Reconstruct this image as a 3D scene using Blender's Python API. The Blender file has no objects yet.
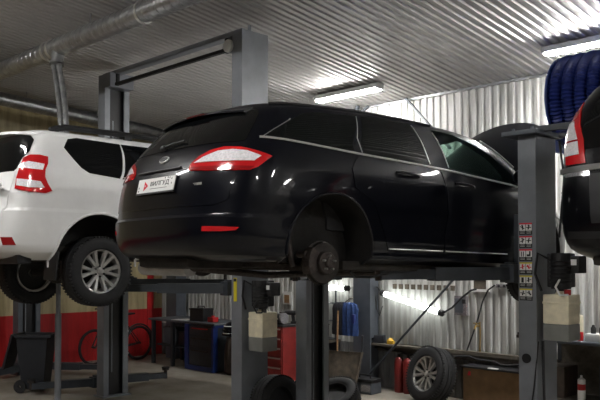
import bpy, bmesh, math, random
from mathutils import Vector, Matrix, Quaternion
from mathutils.geometry import delaunay_2d_cdt
random.seed(7)
PI = math.pi
scene = bpy.context.scene
COL = scene.collection

# ------------------------------------------------------------------ helpers
def new_mat(name):
    m = bpy.data.materials.new(name); m.use_nodes = True
    nt = m.node_tree
    return m, nt, nt.nodes['Principled BSDF']

def mat(name, col, rough=0.5, metal=0.0, var=0.0, vscale=6.0, bump=0.0, bscale=40.0, coat=0.0,
        col2=None, spec=0.5, alpha=1.0, stretch=None, trans=0.0):
    m, nt, b = new_mat(name)
    c4 = (*col, 1)
    b.inputs['Base Color'].default_value = c4
    b.inputs['Roughness'].default_value = rough
    b.inputs['Metallic'].default_value = metal
    b.inputs['Coat Weight'].default_value = coat
    b.inputs['Coat Roughness'].default_value = 0.04
    b.inputs['Specular IOR Level'].default_value = spec
    b.inputs['Alpha'].default_value = alpha
    b.inputs['Transmission Weight'].default_value = trans
    tc = nt.nodes.new('ShaderNodeTexCoord')
    src = tc.outputs['Object']
    if stretch:
        mp = nt.nodes.new('ShaderNodeMapping'); mp.inputs['Scale'].default_value = stretch
        nt.links.new(src, mp.inputs['Vector']); src = mp.outputs['Vector']
    if var > 0 or col2:
        n = nt.nodes.new('ShaderNodeTexNoise'); n.inputs['Scale'].default_value = vscale
        n.inputs['Detail'].default_value = 6; n.inputs['Roughness'].default_value = 0.62
        nt.links.new(src, n.inputs['Vector'])
        r = nt.nodes.new('ShaderNodeValToRGB')
        r.color_ramp.elements[0].position = 0.32; r.color_ramp.elements[1].position = 0.68
        lo = col2 if col2 else tuple(max(0, c * (1 - var)) for c in col)
        hi = col if col2 else tuple(min(1, c * (1 + var)) for c in col)
        r.color_ramp.elements[0].color = (*lo, 1); r.color_ramp.elements[1].color = (*hi, 1)
        nt.links.new(n.outputs['Fac'], r.inputs['Fac'])
        nt.links.new(r.outputs['Color'], b.inputs['Base Color'])
    if bump > 0:
        n2 = nt.nodes.new('ShaderNodeTexNoise'); n2.inputs['Scale'].default_value = bscale
        n2.inputs['Detail'].default_value = 4
        nt.links.new(src, n2.inputs['Vector'])
        bp = nt.nodes.new('ShaderNodeBump'); bp.inputs['Strength'].default_value = bump
        bp.inputs['Distance'].default_value = 0.01
        nt.links.new(n2.outputs['Fac'], bp.inputs['Height'])
        nt.links.new(bp.outputs['Normal'], b.inputs['Normal'])
    return m

def emit(name, col, strength):
    m, nt, b = new_mat(name)
    b.inputs['Base Color'].default_value = (*col, 1)
    b.inputs['Emission Color'].default_value = (*col, 1)
    b.inputs['Emission Strength'].default_value = strength
    return m

def glass(name, tint, opac, rough=0.02):
    """thin pane: part of the light passes tinted, the rest meets a dark glossy surface"""
    m, nt, b = new_mat(name)
    b.inputs['Base Color'].default_value = (0.004, 0.005, 0.005, 1)
    b.inputs['Roughness'].default_value = rough
    t = nt.nodes.new('ShaderNodeBsdfTransparent'); t.inputs['Color'].default_value = (*tint, 1)
    mx = nt.nodes.new('ShaderNodeMixShader'); mx.inputs['Fac'].default_value = opac
    nt.links.new(t.outputs['BSDF'], mx.inputs[1]); nt.links.new(b.outputs['BSDF'], mx.inputs[2])
    nt.links.new(mx.outputs['Shader'], nt.nodes['Material Output'].inputs['Surface'])
    return m

class MB:
    def __init__(s): s.bm = bmesh.new(); s.mats = []; s.cur = 0
    def use(s, m):
        if m not in s.mats: s.mats.append(m)
        s.cur = s.mats.index(m); return s
    def _fin(s, faces):
        for f in faces: f.material_index = s.cur
    def face(s, pts):
        f = s.bm.faces.new([s.bm.verts.new(p) for p in pts]); s._fin([f]); return f
    def box(s, c, size, rz=0.0, M=None, bev=0.0):
        n0 = len(s.bm.faces)
        T = Matrix.Translation(c) @ (M.to_4x4() if M is not None else Matrix.Rotation(rz, 4, 'Z')) @ Matrix.Diagonal((*size, 1))
        r = bmesh.ops.create_cube(s.bm, size=1, matrix=T)
        fs = set(f for v in r['verts'] for f in v.link_faces)
        s._fin(fs)
        if bev > 0:
            es = list(set(e for f in fs for e in f.edges))
            rr = bmesh.ops.bevel(s.bm, geom=es, offset=bev, segments=2, affect='EDGES', profile=0.7)
            s._fin(rr['faces'])
        return s
    def frame(s, p0, p1):
        d = (Vector(p1) - Vector(p0)); L = d.length; d.normalize()
        a = Vector((0, 0, 1)) if abs(d.z) < 0.95 else Vector((1, 0, 0))
        u = d.cross(a).normalized(); v = d.cross(u).normalized()
        return d, u, v, L
    def bar(s, p0, p1, w, h):
        """box beam from p0 to p1; w sideways, h upwards"""
        d, u, v, L = s.frame(p0, p1)
        M = Matrix((u, d, -v)).transposed()
        return s.box((Vector(p0) + Vector(p1)) / 2, (w, L, h), M=M)
    def loft(s, rings, cap=True, closed=True):
        vs = [[s.bm.verts.new(p) for p in r] for r in rings]
        n = len(vs[0]); fs = []
        for a, b in zip(vs[:-1], vs[1:]):
            for i in range(n if closed else n - 1):
                j = (i + 1) % n
                try: fs.append(s.bm.faces.new((a[i], a[j], b[j], b[i])))
                except ValueError: pass
        if cap and closed:
            fs.append(s.bm.faces.new(vs[0][::-1])); fs.append(s.bm.faces.new(vs[-1]))
        s._fin(fs); return s
    def cyl(s, p0, p1, r, r2=None, seg=16, cap=True):
        r2 = r if r2 is None else r2
        d, u, v, L = s.frame(p0, p1)
        rings = []
        for p, rr in ((Vector(p0), r), (Vector(p1), r2)):
            rings.append([p + (u * math.cos(2 * PI * i / seg) + v * math.sin(2 * PI * i / seg)) * rr for i in range(seg)])
        return s.loft(rings, cap)
    def tube(s, pts, r, seg=8, closed=False, radii=None):
        pts = [Vector(p) for p in pts]; n = len(pts)
        rings = []; prev = None
        for i, p in enumerate(pts):
            if closed: t = pts[(i + 1) % n] - pts[i - 1]
            else: t = pts[min(i + 1, n - 1)] - pts[max(i - 1, 0)]
            t.normalize()
            if prev is None:
                a = Vector((0, 0, 1)) if abs(t.z) < 0.9 else Vector((1, 0, 0))
                u = t.cross(a).normalized()
            else:
                u = (prev - t * prev.dot(t)).normalized()
            prev = u; v = t.cross(u)
            rr = radii[i] if radii else r
            rings.append([p + (u * math.cos(2 * PI * k / seg) + v * math.sin(2 * PI * k / seg)) * rr for k in range(seg)])
        if closed:
            rings.append(rings[0]); return s.loft(rings, False)
        return s.loft(rings, True)
    def lathe(s, prof, org=(0, 0, 0), axis=(0, 0, 1), seg=32, closed_prof=False):
        """prof = [(radius, height along axis)]"""
        ax = Vector(axis).normalized()
        a = Vector((0, 0, 1)) if abs(ax.z) < 0.9 else Vector((1, 0, 0))
        u = ax.cross(a).normalized(); v = ax.cross(u); o = Vector(org)
        rings = []
        for k in range(seg):
            c, sn = math.cos(2 * PI * k / seg), math.sin(2 * PI * k / seg)
            rings.append([o + ax * h + (u * c + v * sn) * max(r, 1e-4) for r, h in prof])
        rings.append(rings[0])
        vs = [[s.bm.verts.new(p) for p in r] for r in rings[:-1]]; vs.append(vs[0])
        m = len(prof); fs = []
        for A, B in zip(vs[:-1], vs[1:]):
            for i in range(m if closed_prof else m - 1):
                j = (i + 1) % m
                fs.append(s.bm.faces.new((A[i], B[i], B[j], A[j])))
        s._fin(fs); return s
    def prism(s, poly, vec):
        vec = Vector(vec)
        a = [s.bm.verts.new(p) for p in poly]; b = [s.bm.verts.new(Vector(p) + vec) for p in poly]
        n = len(a); fs = [s.bm.faces.new(a[::-1]), s.bm.faces.new(b)]
        for i in range(n): fs.append(s.bm.faces.new((a[i], a[(i + 1) % n], b[(i + 1) % n], b[i])))
        s._fin(fs); return s
    def ball(s, c, r, sx=1, sy=1, sz=1, seg=16):
        rr = bmesh.ops.create_uvsphere(s.bm, u_segments=seg, v_segments=max(6, seg // 2), radius=1,
                                       matrix=Matrix.Translation(c) @ Matrix.Diagonal((r * sx, r * sy, r * sz, 1)))
        s._fin(set(f for v in rr['verts'] for f in v.link_faces)); return s
    def build(s, name, m=None, parent=None, loc=None, rot=None, smooth=True, ang=35):
        bmesh.ops.remove_doubles(s.bm, verts=s.bm.verts, dist=1e-5)
        bmesh.ops.recalc_face_normals(s.bm, faces=s.bm.faces)
        me = bpy.data.meshes.new(name); s.bm.to_mesh(me); s.bm.free()
        o = bpy.data.objects.new(name, me); COL.objects.link(o)
        ms = s.mats if s.mats else [m]
        for k in ms: me.materials.append(k)
        if smooth:
            me.polygons.foreach_set('use_smooth', [True] * len(me.polygons))
            me.set_sharp_from_angle(angle=math.radians(ang))
        if parent: o.parent = parent
        if loc: o.location = loc
        if rot: o.rotation_euler = rot
        return o

def tag(o, label, cat, group=None):
    o['label'] = label; o['category'] = cat
    if group: o['group'] = group
    return o
def thing(name, label, cat, loc=(0, 0, 0), rz=0.0, ry=0.0, group=None):
    o = bpy.data.objects.new(name, None); COL.objects.link(o); o.empty_display_size = 0.1
    o.location = loc; o.rotation_euler = (0, ry, rz)
    return tag(o, label, cat, group)
def struct(o): o['kind'] = 'structure'; return o
def copy_tree(o, parent=None):
    c = o.copy(); COL.objects.link(c)
    if parent: c.parent = parent
    for ch in list(o.children): copy_tree(ch, c)
    return c
def text_mesh(mb_name, txt, size, m, parent, M, extrude=0.0006, bold=0.0):
    cu = bpy.data.curves.new(mb_name, 'FONT'); cu.body = txt; cu.size = size
    cu.align_x = 'LEFT'; cu.align_y = 'CENTER'; cu.extrude = extrude; cu.offset = bold
    t = bpy.data.objects.new('tmp_text', cu); COL.objects.link(t)
    dg = bpy.context.evaluated_depsgraph_get()
    me = bpy.data.meshes.new_from_object(t.evaluated_get(dg))
    bpy.data.objects.remove(t); bpy.data.curves.remove(cu)
    me.transform(M); me.materials.clear(); me.materials.append(m)
    o = bpy.data.objects.new(mb_name, me); COL.objects.link(o); o.parent = parent
    return o

# ------------------------------------------------------------------ materials
M = {}
M['black_paint'] = mat('black_paint', (0.003, 0.0035, 0.0062), 0.30, 0.0, coat=0.55, spec=0.08)
M['mpv_paint'] = mat('mpv_paint', (0.004, 0.004, 0.0055), 0.30, coat=0.6, spec=0.1)
M['white_paint'] = mat('white_paint', (0.82, 0.82, 0.81), 0.28, coat=0.6, var=0.05, vscale=3)
M['black_plastic'] = mat('black_plastic', (0.012, 0.012, 0.013), 0.55, bump=0.1, bscale=200)
M['dirty_under'] = mat('dirty_under', (0.020, 0.017, 0.014), 0.9, var=0.5, vscale=8, bump=0.5, bscale=25)
M['liner'] = mat('liner', (0.008, 0.007, 0.006), 0.85, var=0.4, vscale=7, bump=0.3)
M['rubber'] = mat('rubber', (0.008, 0.008, 0.009), 0.75, var=0.3, vscale=20)
M['rim'] = mat('rim', (0.50, 0.49, 0.47), 0.32, 0.75, var=0.12, vscale=12)
M['rim_dark'] = mat('rim_dark', (0.03, 0.03, 0.03), 0.6, 0.3)
M['iron'] = mat('iron', (0.055, 0.045, 0.04), 0.55, 0.6, var=0.4, vscale=25, bump=0.2)
M['bright_steel'] = mat('bright_steel', (0.62, 0.62, 0.60), 0.3, 0.9)
M['chrome'] = mat('chrome', (0.80, 0.80, 0.80), 0.28, 0.8)
M['dark_glass'] = glass('dark_glass', (0.03, 0.035, 0.035), 0.965)
M['clear_glass'] = glass('clear_glass', (0.80, 0.90, 0.86), 0.10)
M['privacy'] = mat('privacy', (0.004, 0.0045, 0.005), 0.05, spec=0.5)
M['lens_red'] = mat('lens_red', (0.55, 0.012, 0.015), 0.12, coat=1.0)
M['lens_darkred'] = mat('lens_darkred', (0.30, 0.008, 0.01), 0.12, coat=1.0)
M['lens_smoked'] = mat('lens_smoked', (0.07, 0.004, 0.005), 0.2)
M['lens_clear'] = mat('lens_clear', (0.82, 0.80, 0.82), 0.2, 0.0, coat=1.0, var=0.18, vscale=60)
M['lens_grey'] = mat('lens_grey', (0.30, 0.29, 0.30), 0.15, 0.3, coat=1.0, var=0.4, vscale=60)
M['seat'] = mat('seat', (0.02, 0.02, 0.022), 0.8, bump=0.2)
M['lift_grey'] = mat('lift_grey', (0.185, 0.197, 0.217), 0.42, var=0.10, vscale=5, bump=0.05, bscale=60)
M['lift_dark'] = mat('lift_dark', (0.030, 0.036, 0.044), 0.5, var=0.25, vscale=6)
M['lift_black'] = mat('lift_black', (0.010, 0.010, 0.011), 0.5)
M['slate'] = mat('slate', (0.075, 0.085, 0.10), 0.5, var=0.15, vscale=6)
M['galv'] = mat('galv', (0.30, 0.305, 0.31), 0.31, 0.85, var=0.25, vscale=10, stretch=(1, 1, 1))
M['ceil'] = mat('ceil', (0.42, 0.41, 0.395), 0.40, 0.30, var=0.08, vscale=1.2)
M['red_paint'] = mat('red_paint', (0.42, 0.012, 0.014), 0.5, var=0.3, vscale=4)
M['dull_red'] = mat('dull_red', (0.18, 0.012, 0.010), 0.5, var=0.25, vscale=6)
M['blue'] = mat('blue', (0.010, 0.030, 0.15), 0.42, var=0.2, vscale=8)
M['blue_hose'] = mat('blue_hose', (0.014, 0.026, 0.15), 0.38)
M['white'] = mat('white', (0.75, 0.75, 0.73), 0.5)
M['paper'] = mat('paper', (0.72, 0.71, 0.68), 0.7)
M['yellow'] = mat('yellow', (0.62, 0.52, 0.02), 0.5)
M['amber'] = mat('amber', (0.62, 0.36, 0.03), 0.5)
M['ink'] = mat('ink', (0.012, 0.012, 0.012), 0.6)
M['logo_red'] = mat('logo_red', (0.68, 0.01, 0.03), 0.45)
M['cardboard'] = mat('cardboard', (0.21, 0.125, 0.06), 0.85, var=0.2, vscale=5, bump=0.1)
M['wood'] = mat('wood', (0.26, 0.15, 0.07), 0.7, var=0.3, vscale=10, stretch=(1, 1, 6))
M['dirty_wood'] = mat('dirty_wood', (0.10, 0.085, 0.065), 0.8, var=0.4, vscale=8)
M['dust_brown'] = mat('dust_brown', (0.085, 0.068, 0.05), 0.85, var=0.5, vscale=9, bump=0.2)
M['brown_leather'] = mat('brown_leather', (0.05, 0.035, 0.025), 0.6, var=0.4, vscale=9, bump=0.2, bscale=30)
M['cloth_blue'] = mat('cloth_blue', (0.02, 0.05, 0.16), 0.9, var=0.3, vscale=18, bump=0.4, bscale=30)
M['cloth_black'] = mat('cloth_black', (0.012, 0.013, 0.018), 0.9, bump=0.4, bscale=30)
M['bin'] = mat('bin', (0.012, 0.014, 0.019), 0.55, var=0.2, vscale=8)
M['brass'] = mat('brass', (0.40, 0.27, 0.08), 0.4, 0.7)
M['tube_light'] = emit('tube_light', (1.0, 0.985, 0.965), 135.0)
M['tube_low'] = emit('tube_low', (0.95, 1.0, 0.97), 4.5)
M['lamp_body'] = mat('lamp_body', (0.6, 0.6, 0.58), 0.5)
M['tank'] = mat('tank', (0.80, 0.73, 0.54), 0.35, var=0.15, vscale=9)
M['tank_liquid'] = mat('tank_liquid', (0.22, 0.225, 0.21), 0.35, var=0.1, vscale=9)
M['silencer'] = mat('silencer', (0.42, 0.42, 0.41), 0.5, 0.3, var=0.2, vscale=8)
M['disc_steel'] = mat('disc_steel', (0.045, 0.040, 0.036), 0.45, 0.7, var=0.35, vscale=14)

def wall_mat(name, hi, lo, zsplit, streak=0.35):
    """painted metal sheet, dirt streaks running down, darker paint under a hard line at zsplit"""
    m, nt, b = new_mat(name); N = nt.nodes; L = nt.links
    g = N.new('ShaderNodeNewGeometry'); sp = N.new('ShaderNodeSeparateXYZ'); L.new(g.outputs['Position'], sp.inputs[0])
    mp = N.new('ShaderNodeMapping'); mp.inputs['Scale'].default_value = (5.0, 5.0, 0.7); L.new(g.outputs['Position'], mp.inputs['Vector'])
    n = N.new('ShaderNodeTexNoise'); n.inputs['Scale'].default_value = 1.6; n.inputs['Detail'].default_value = 8; n.inputs['Roughness'].default_value = 0.65
    L.new(mp.outputs['Vector'], n.inputs['Vector'])
    r = N.new('ShaderNodeValToRGB'); r.color_ramp.elements[0].position = 0.30; r.color_ramp.elements[1].position = 0.62
    k = 1 - streak
    r.color_ramp.elements[0].color = (k * 0.97, k * 0.95, k * 0.9, 1); r.color_ramp.elements[1].color = (1, 1, 1, 1)
    L.new(n.outputs['Fac'], r.inputs['Fac'])
    gt = N.new('ShaderNodeMath'); gt.operation = 'GREATER_THAN'; gt.inputs[1].default_value = zsplit; L.new(sp.outputs['Z'], gt.inputs[0])
    mx = N.new('ShaderNodeMix'); mx.data_type = 'RGBA'; L.new(gt.outputs[0], mx.inputs['Factor'])
    mx.inputs['A'].default_value = (*lo, 1); mx.inputs['B'].default_value = (*hi, 1)
    mu = N.new('ShaderNodeMix'); mu.data_type = 'RGBA'; mu.blend_type = 'MULTIPLY'; mu.inputs['Factor'].default_value = 1
    L.new(mx.outputs['Result'], mu.inputs['A']); L.new(r.outputs['Color'], mu.inputs['B'])
    L.new(mu.outputs['Result'], b.inputs['Base Color']); b.inputs['Roughness'].default_value = 0.45
    return m
M['wall_back'] = wall_mat('wall_back', (0.57, 0.57, 0.55), (0.20, 0.20, 0.20), 0.64, 0.48)
M['wall_left'] = wall_mat('wall_left', (0.50, 0.42, 0.24), (0.46, 0.012, 0.014), 0.95, 0.4)
M['wall_plain'] = wall_mat('wall_plain', (0.22, 0.21, 0.20), (0.10, 0.10, 0.10), 0.95, 0.3)
def floor_mat():
    m, nt, b = new_mat('floor_concrete'); N = nt.nodes; L = nt.links
    g = N.new('ShaderNodeNewGeometry')
    a = N.new('ShaderNodeTexNoise'); a.inputs['Scale'].default_value = 0.8; a.inputs['Detail'].default_value = 9; a.inputs['Roughness'].default_value = 0.7
    L.new(g.outputs['Position'], a.inputs['Vector'])
    r = N.new('ShaderNodeValToRGB'); e = r.color_ramp.elements
    e[0].position = 0.30; e[0].color = (0.13, 0.11, 0.08, 1); e[1].position = 0.66; e[1].color = (0.31, 0.285, 0.245, 1)
    L.new(a.outputs['Fac'], r.inputs['Fac']); L.new(r.outputs['Color'], b.inputs['Base Color'])
    b.inputs['Roughness'].default_value = 0.62
    bp = N.new('ShaderNodeBump'); bp.inputs['Strength'].default_value = 0.25; bp.inputs['Distance'].default_value = 0.01
    L.new(a.outputs['Fac'], bp.inputs['Height']); L.new(bp.outputs['Normal'], b.inputs['Normal'])
    return m
M['floor'] = floor_mat()

# ------------------------------------------------------------------ the hall
BW, LW, RW, FW = 9.19, -13.33, 6.0, -9.0           # back, left, right, front wall planes
PITCH, EAVE = 0.12, 4.38
def ceil_z(y): return EAVE + PITCH * (BW - y)

b = MB(); b.face([(LW - .2, FW - .2, 0), (RW + .2, FW - .2, 0), (RW + .2, BW + .2, 0), (LW - .2, BW + .2, 0)])
r = bmesh.ops.extrude_face_region(b.bm, geom=list(b.bm.faces)); bmesh.ops.translate(b.bm, verts=[v for v in r['geom'] if isinstance(v, bmesh.types.BMVert)], vec=(0, 0, -.2))
struct(b.build('floor', M['floor'], smooth=False))

def ribs(u0, u1, period, depth, flat=0.34, slope=0.12):
    """trapezoid corrugation profile: list of (u, offset)"""
    out = []; u = u0
    while u < u1:
        out += [(u, 0), (u + period * (0.5 - slope), 0), (u + period * 0.5, depth), (u + period * (1 - slope), depth)]
        u += period
    out.append((u1, 0)); return out
# ceiling sheet, ribs running down the roof pitch
b = MB(); prof = ribs(LW - .1, RW + .1, 0.110, 0.021)
b.loft([[(u, FW - .1, ceil_z(FW - .1) - d) for u, d in prof], [(u, BW + .1, ceil_z(BW + .1) - d) for u, d in prof],
        [(u, BW + .1, ceil_z(BW + .1) + .15) for u, d in prof], [(u, FW - .1, ceil_z(FW - .1) + .15) for u, d in prof]], closed=False, cap=False)
struct(b.build('ceiling', M['ceil'], smooth=False))
# back wall, upright ribs
b = MB(); prof = ribs(LW - .1, RW + .1, 0.118, 0.024)
b.loft([[(u, BW - d, 0) for u, d in prof], [(u, BW - d, ceil_z(BW) + .02) for u, d in prof],
        [(u, BW + .15, ceil_z(BW) + .02) for u, d in prof], [(u, BW + .15, 0) for u, d in prof]], closed=False, cap=False)
struct(b.build('wall_back', M['wall_back'], smooth=False))
def side_wall(name, x0, x1, m):
    b = MB(); b.prism([(x0, FW, 0), (x0, BW, 0), (x0, BW, ceil_z(BW)), (x0, FW, ceil_z(FW))], (x1 - x0, 0, 0))
    return struct(b.build(name, m, smooth=False))
side_wall('wall_left', LW - .15, LW, M['wall_left'])
side_wall('wall_right', RW, RW + .15, M['wall_plain'])
b = MB(); b.box(((LW + RW) / 2, FW - .075, ceil_z(FW) / 2), (RW - LW, .15, ceil_z(FW)))
struct(b.build('wall_front', M['wall_plain'], smooth=False))
# rail along the back wall, and roof-seam screws line
b = MB(); b.box((-5.4, 9.11, .665), (4.3, .09, .05)); b.box((-5.4, 9.13, .60), (4.3, .05, .08))
struct(b.build('trim_1', M['dirty_wood'], smooth=False))
b = MB(); b.box(((LW + RW) / 2, BW - .03, ceil_z(BW) - .03), (RW - LW, .05, .03))
struct(b.build('trim_2', M['galv'], smooth=False))
b = MB(); b.box((-7.62, 9.02, 2.1), (.28, .22, 4.2)); b.box((-7.62, 8.91, 2.1), (.34, .025, 4.2))
struct(b.build('trim_3', M['slate'], smooth=False))         # steel column on the back wall
b = MB(); b.box((-12.55, 8.98, 2.1), (.30, .24, 4.2)); b.box((-12.55, 8.86, 2.1), (.34, .02, 4.2))
struct(b.build('trim_4', M['slate'], smooth=False))         # steel column by the far corner
b = MB(); b.box((LW + .015, 8.87, .82), (.03, .14, 1.64))
struct(b.build('trim_5', M['red_paint'], smooth=False))
# ------------------------------------------------------------------ car bodies
def pchip(xs, ys):
    n = len(xs); h = [xs[i + 1] - xs[i] for i in range(n - 1)]; d = [(ys[i + 1] - ys[i]) / h[i] for i in range(n - 1)]
    m = [0.0] * n; m[0] = d[0]; m[-1] = d[-1]
    for i in range(1, n - 1):
        if d[i - 1] * d[i] <= 0: m[i] = 0
        else:
            w1 = 2 * h[i] + h[i - 1]; w2 = h[i] + 2 * h[i - 1]
            m[i] = (w1 + w2) / (w1 / d[i - 1] + w2 / d[i])
    def f(x):
        if x <= xs[0]: return ys[0]
        if x >= xs[-1]: return ys[-1]
        i = 0
        while x > xs[i + 1]: i += 1
        t = (x - xs[i]) / h[i]
        return ((1 + 2 * t) * (1 - t) ** 2 * ys[i] + t * (1 - t) ** 2 * h[i] * m[i] + t * t * (3 - 2 * t) * ys[i + 1] + t * t * (t - 1) * h[i] * m[i + 1])
    return f

class Shell:
    """car body as a stack of plan outlines. x forward, y left, z up; t: 0 tail centre, 1 rear corner end, 2 front corner start, 3 nose centre; sign of t picks the side (+ right)"""
    def __init__(s, levels, bend=None, bz=(0.95, 1.45), nr=3.2, nf=2.7, bow=0.03, sm=1.3, half=2.4):
        zs = [l[0] for l in levels]
        s.zs = zs; s.f = [pchip(zs, [l[k] for l in levels]) for k in range(1, 6)]
        s.bend = pchip(*zip(*bend)) if bend else (lambda x: 0.0)
        s.bz = bz; s.nr, s.nf, s.bow, s.sm, s.half = nr, nf, bow, sm, half
    def zd(s, x, z):
        k = min(1, max(0, (z - s.bz[0]) / (s.bz[1] - s.bz[0]))); k = k * k * (3 - 2 * k)
        return z + s.bend(x) * k
    def P0(s, t, z):
        if t > 3: t -= 6
        sg = -1 if t >= 0 else 1; t = abs(t)
        w, sr, ar, sf, af = (f(z) for f in s.f)
        if t <= 1:
            a = t * PI / 2; n = s.nr
            l = w * max(0, math.sin(a)) ** (2 / n); x = sr + ar * (1 - max(0, math.cos(a)) ** (2 / n))
        elif t <= 2:
            l = w; x = (sr + ar) + (t - 1) * ((sf - af) - (sr + ar))
        else:
            a = (3 - t) * PI / 2; n = s.nf
            l = w * max(0, math.sin(a)) ** (2 / n); x = sf - af * (1 - max(0, math.cos(a)) ** (2 / n))
        l *= 1 - s.bow * ((x - s.sm) / s.half) ** 2
        return x, sg * l
    def P(s, t, z):
        x, l = s.P0(t, z); return Vector((x, l, s.zd(x, z)))
    def Pz(s, t, zt):
        """point at final height zt"""
        z = zt
        for _ in range(7):
            x, l = s.P0(t, z); z += zt - s.zd(x, z)
        x, l = s.P0(t, z); return Vector((x, l, zt))
    def ts(s, x, zt):
        """t of the side point at x"""
        a, b = 0.0, 3.0
        for _ in range(26):
            m = (a + b) / 2
            if s.Pz(m, zt).x < x: a = m
            else: b = m
        return (a + b) / 2
    def tl(s, l, zt):
        """signed t of the tail point at lateral offset l (right positive)"""
        a, b = 0.0, 1.0; L = abs(l)
        for _ in range(26):
            m = (a + b) / 2
            if abs(s.Pz(m, zt).y) < L: a = m
            else: b = m
        return math.copysign((a + b) / 2, l)
    def tf(s, l, zt):
        a, b = 2.0, 3.0; L = abs(l)
        for _ in range(26):
            m = (a + b) / 2
            if abs(s.Pz(m, zt).y) > L: a = m
            else: b = m
        return (a + b) / 2 if l >= 0 else 6 - (a + b) / 2
    def N(s, t, zt):
        e = 0.006
        def q(tt): return s.Pz(tt, zt)
        a = (s.Pz(t + e * 3, zt) - s.Pz(t - e * 3, zt)); c = (s.Pz(t, zt + e) - s.Pz(t, zt - e))
        n = a.cross(c)
        if n.length < 1e-9: return Vector((-1, 0, 0))
        n.normalize(); p = s.Pz(t, zt)
        if n.dot(p - Vector((s.sm, 0, .75))) < 0: n = -n
        return n
    def mesh(s, name, m, nz=34):
        z0, z1 = s.zs[0], s.zs[-1]
        zz = sorted(set([round(z0 + (z1 - z0) * i / nz, 4) for i in range(nz + 1)] + s.zs))
        tt = [i / 14 for i in range(14)] + [1 + i / 16 for i in range(16)] + [2 + i / 14 for i in range(15)]
        bm = bmesh.new(); R = []; n = len(tt)
        for z in zz:
            R.append([bm.verts.new(s.P(t, z)) for t in tt] + [bm.verts.new(s.P(-t, z)) for t in tt[-2:0:-1]])
        k = len(R[0])
        for a, b in zip(R[:-1], R[1:]):
            for i in range(k): bm.faces.new((a[i], a[(i + 1) % k], b[(i + 1) % k], b[i]))
        for ring, flip in ((R[0], 1), (R[-1], 0)):
            for i in range(n - 1):
                q = [ring[i], ring[i + 1], ring[(k - i - 1) % k], ring[(k - i) % k]]
                u = []
                for v in q:
                    if v not in u: u.append(v)
                if len(u) > 2: bm.faces.new(u[::-1] if flip else u)
        bmesh.ops.recalc_face_normals(bm, faces=bm.faces)
        me = bpy.data.meshes.new(name); bm.to_mesh(me); bm.free(); me.materials.append(m)
        o = bpy.data.objects.new(name, me); COL.objects.link(o); return o

def boolean(o, cutters):
    for c in cutters:
        md = o.modifiers.new('cut', 'BOOLEAN'); md.operation = 'DIFFERENCE'; md.solver = 'EXACT'; md.object = c
        md.material_mode = 'TRANSFER'
    dg = bpy.context.evaluated_depsgraph_get()
    me = bpy.data.meshes.new_from_object(o.evaluated_get(dg)); o.modifiers.clear(); old = o.data; o.data = me
    bpy.data.meshes.remove(old)
    for c in cutters: bpy.data.objects.remove(c)
    return o
def smooth(o, ang=32):
    me = o.data; me.polygons.foreach_set('use_smooth', [True] * len(me.polygons)); me.set_sharp_from_angle(angle=math.radians(ang))

def dens(poly, step=0.05):
    """poly of (t, z): resample edges"""
    out = []
    for (a, b), (c, d) in zip(poly, poly[1:] + poly[:1]):
        n = max(1, int(max(abs(c - a), abs(d - b)) / step))
        out += [(a + (c - a) * i / n, b + (d - b) * i / n) for i in range(n)]
    return out
def patch(sh, name, m, poly, parent, off=0.004, thick=0.010, gt=0.05, gz=0.035, bulge=0.0):
    """panel laid on the body over the (t, z) outline, with its own thickness"""
    P = dens(poly, 0.04)
    t0, t1 = min(p[0] for p in P), max(p[0] for p in P); z0, z1 = min(p[1] for p in P), max(p[1] for p in P)
    pts = [Vector(p) for p in P]; n = len(pts)
    nt, nz = max(2, int((t1 - t0) / gt)), max(2, int((z1 - z0) / gz))
    for i in range(1, nt):
        for j in range(1, nz): pts.append(Vector((t0 + (t1 - t0) * i / nt, z0 + (z1 - z0) * j / nz)))
    vs, es, fs, *_ = delaunay_2d_cdt(pts, [], [list(range(n))], 1, 1e-5)
    bm = bmesh.new(); A = []; B = []
    for v in vs:
        p = sh.Pz(v.x, v.y); nn = sh.N(v.x, v.y)
        k = 0.0
        if bulge:
            k = bulge * (1 - (2 * (v.x - t0) / (t1 - t0) - 1) ** 2) * (1 - (2 * (v.y - z0) / (z1 - z0) - 1) ** 2)
        A.append(bm.verts.new(p + nn * (off + k))); B.append(bm.verts.new(p + nn * (off - thick)))
    cnt = {}
    for f in fs:
        try: bm.faces.new([A[i] for i in f]); bm.faces.new([B[i] for i in f][::-1])
        except ValueError: continue
        for i, j in zip(f, f[1:] + f[:1]): cnt[(i, j)] = 1
    for (i, j) in cnt:
        if (j, i) not in cnt: bm.faces.new((A[j], A[i], B[i], B[j]))
    bmesh.ops.recalc_face_normals(bm, faces=bm.faces)
    me = bpy.data.meshes.new(name); bm.to_mesh(me); bm.free(); me.materials.append(m)
    o = bpy.data.objects.new(name, me); COL.objects.link(o); o.parent = parent
    smooth(o, 40); return o
def strip(sh, name, m, path, parent, r=0.008, off=0.003, n=2):
    pts = []
    for (a, b), (c, d) in zip(path[:-1], path[1:]):
        for i in range(n): pts.append((a + (c - a) * i / n, b + (d - b) * i / n))
    pts.append(path[-1])
    q = MB(); q.tube([sh.Pz(t, z) + sh.N(t, z) * off for t, z in pts], r, seg=6)
    return q.build(name, m, parent)
def fine(pts, n, closed):
    out = []
    for a, b in zip(pts, pts[1:] + (pts[:1] if closed else [])): out += [(a[0] + (b[0] - a[0]) * i / n, a[1] + (b[1] - a[1]) * i / n) for i in range(n)]
    return out if closed else out + [pts[-1]]
def S(sh, side, pts): return [(side * sh.ts(x, z), z) for x, z in fine(pts, 4, True)]
def SP(sh, side, pts): return [(side * sh.ts(x, z), z) for x, z in fine(pts, 8, False)]
def R(sh, pts): return [(sh.tl(l, z), z) for l, z in pts]
def fr(sh, pts): return [(sh.tf(l, z), z) for l, z in pts]

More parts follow.
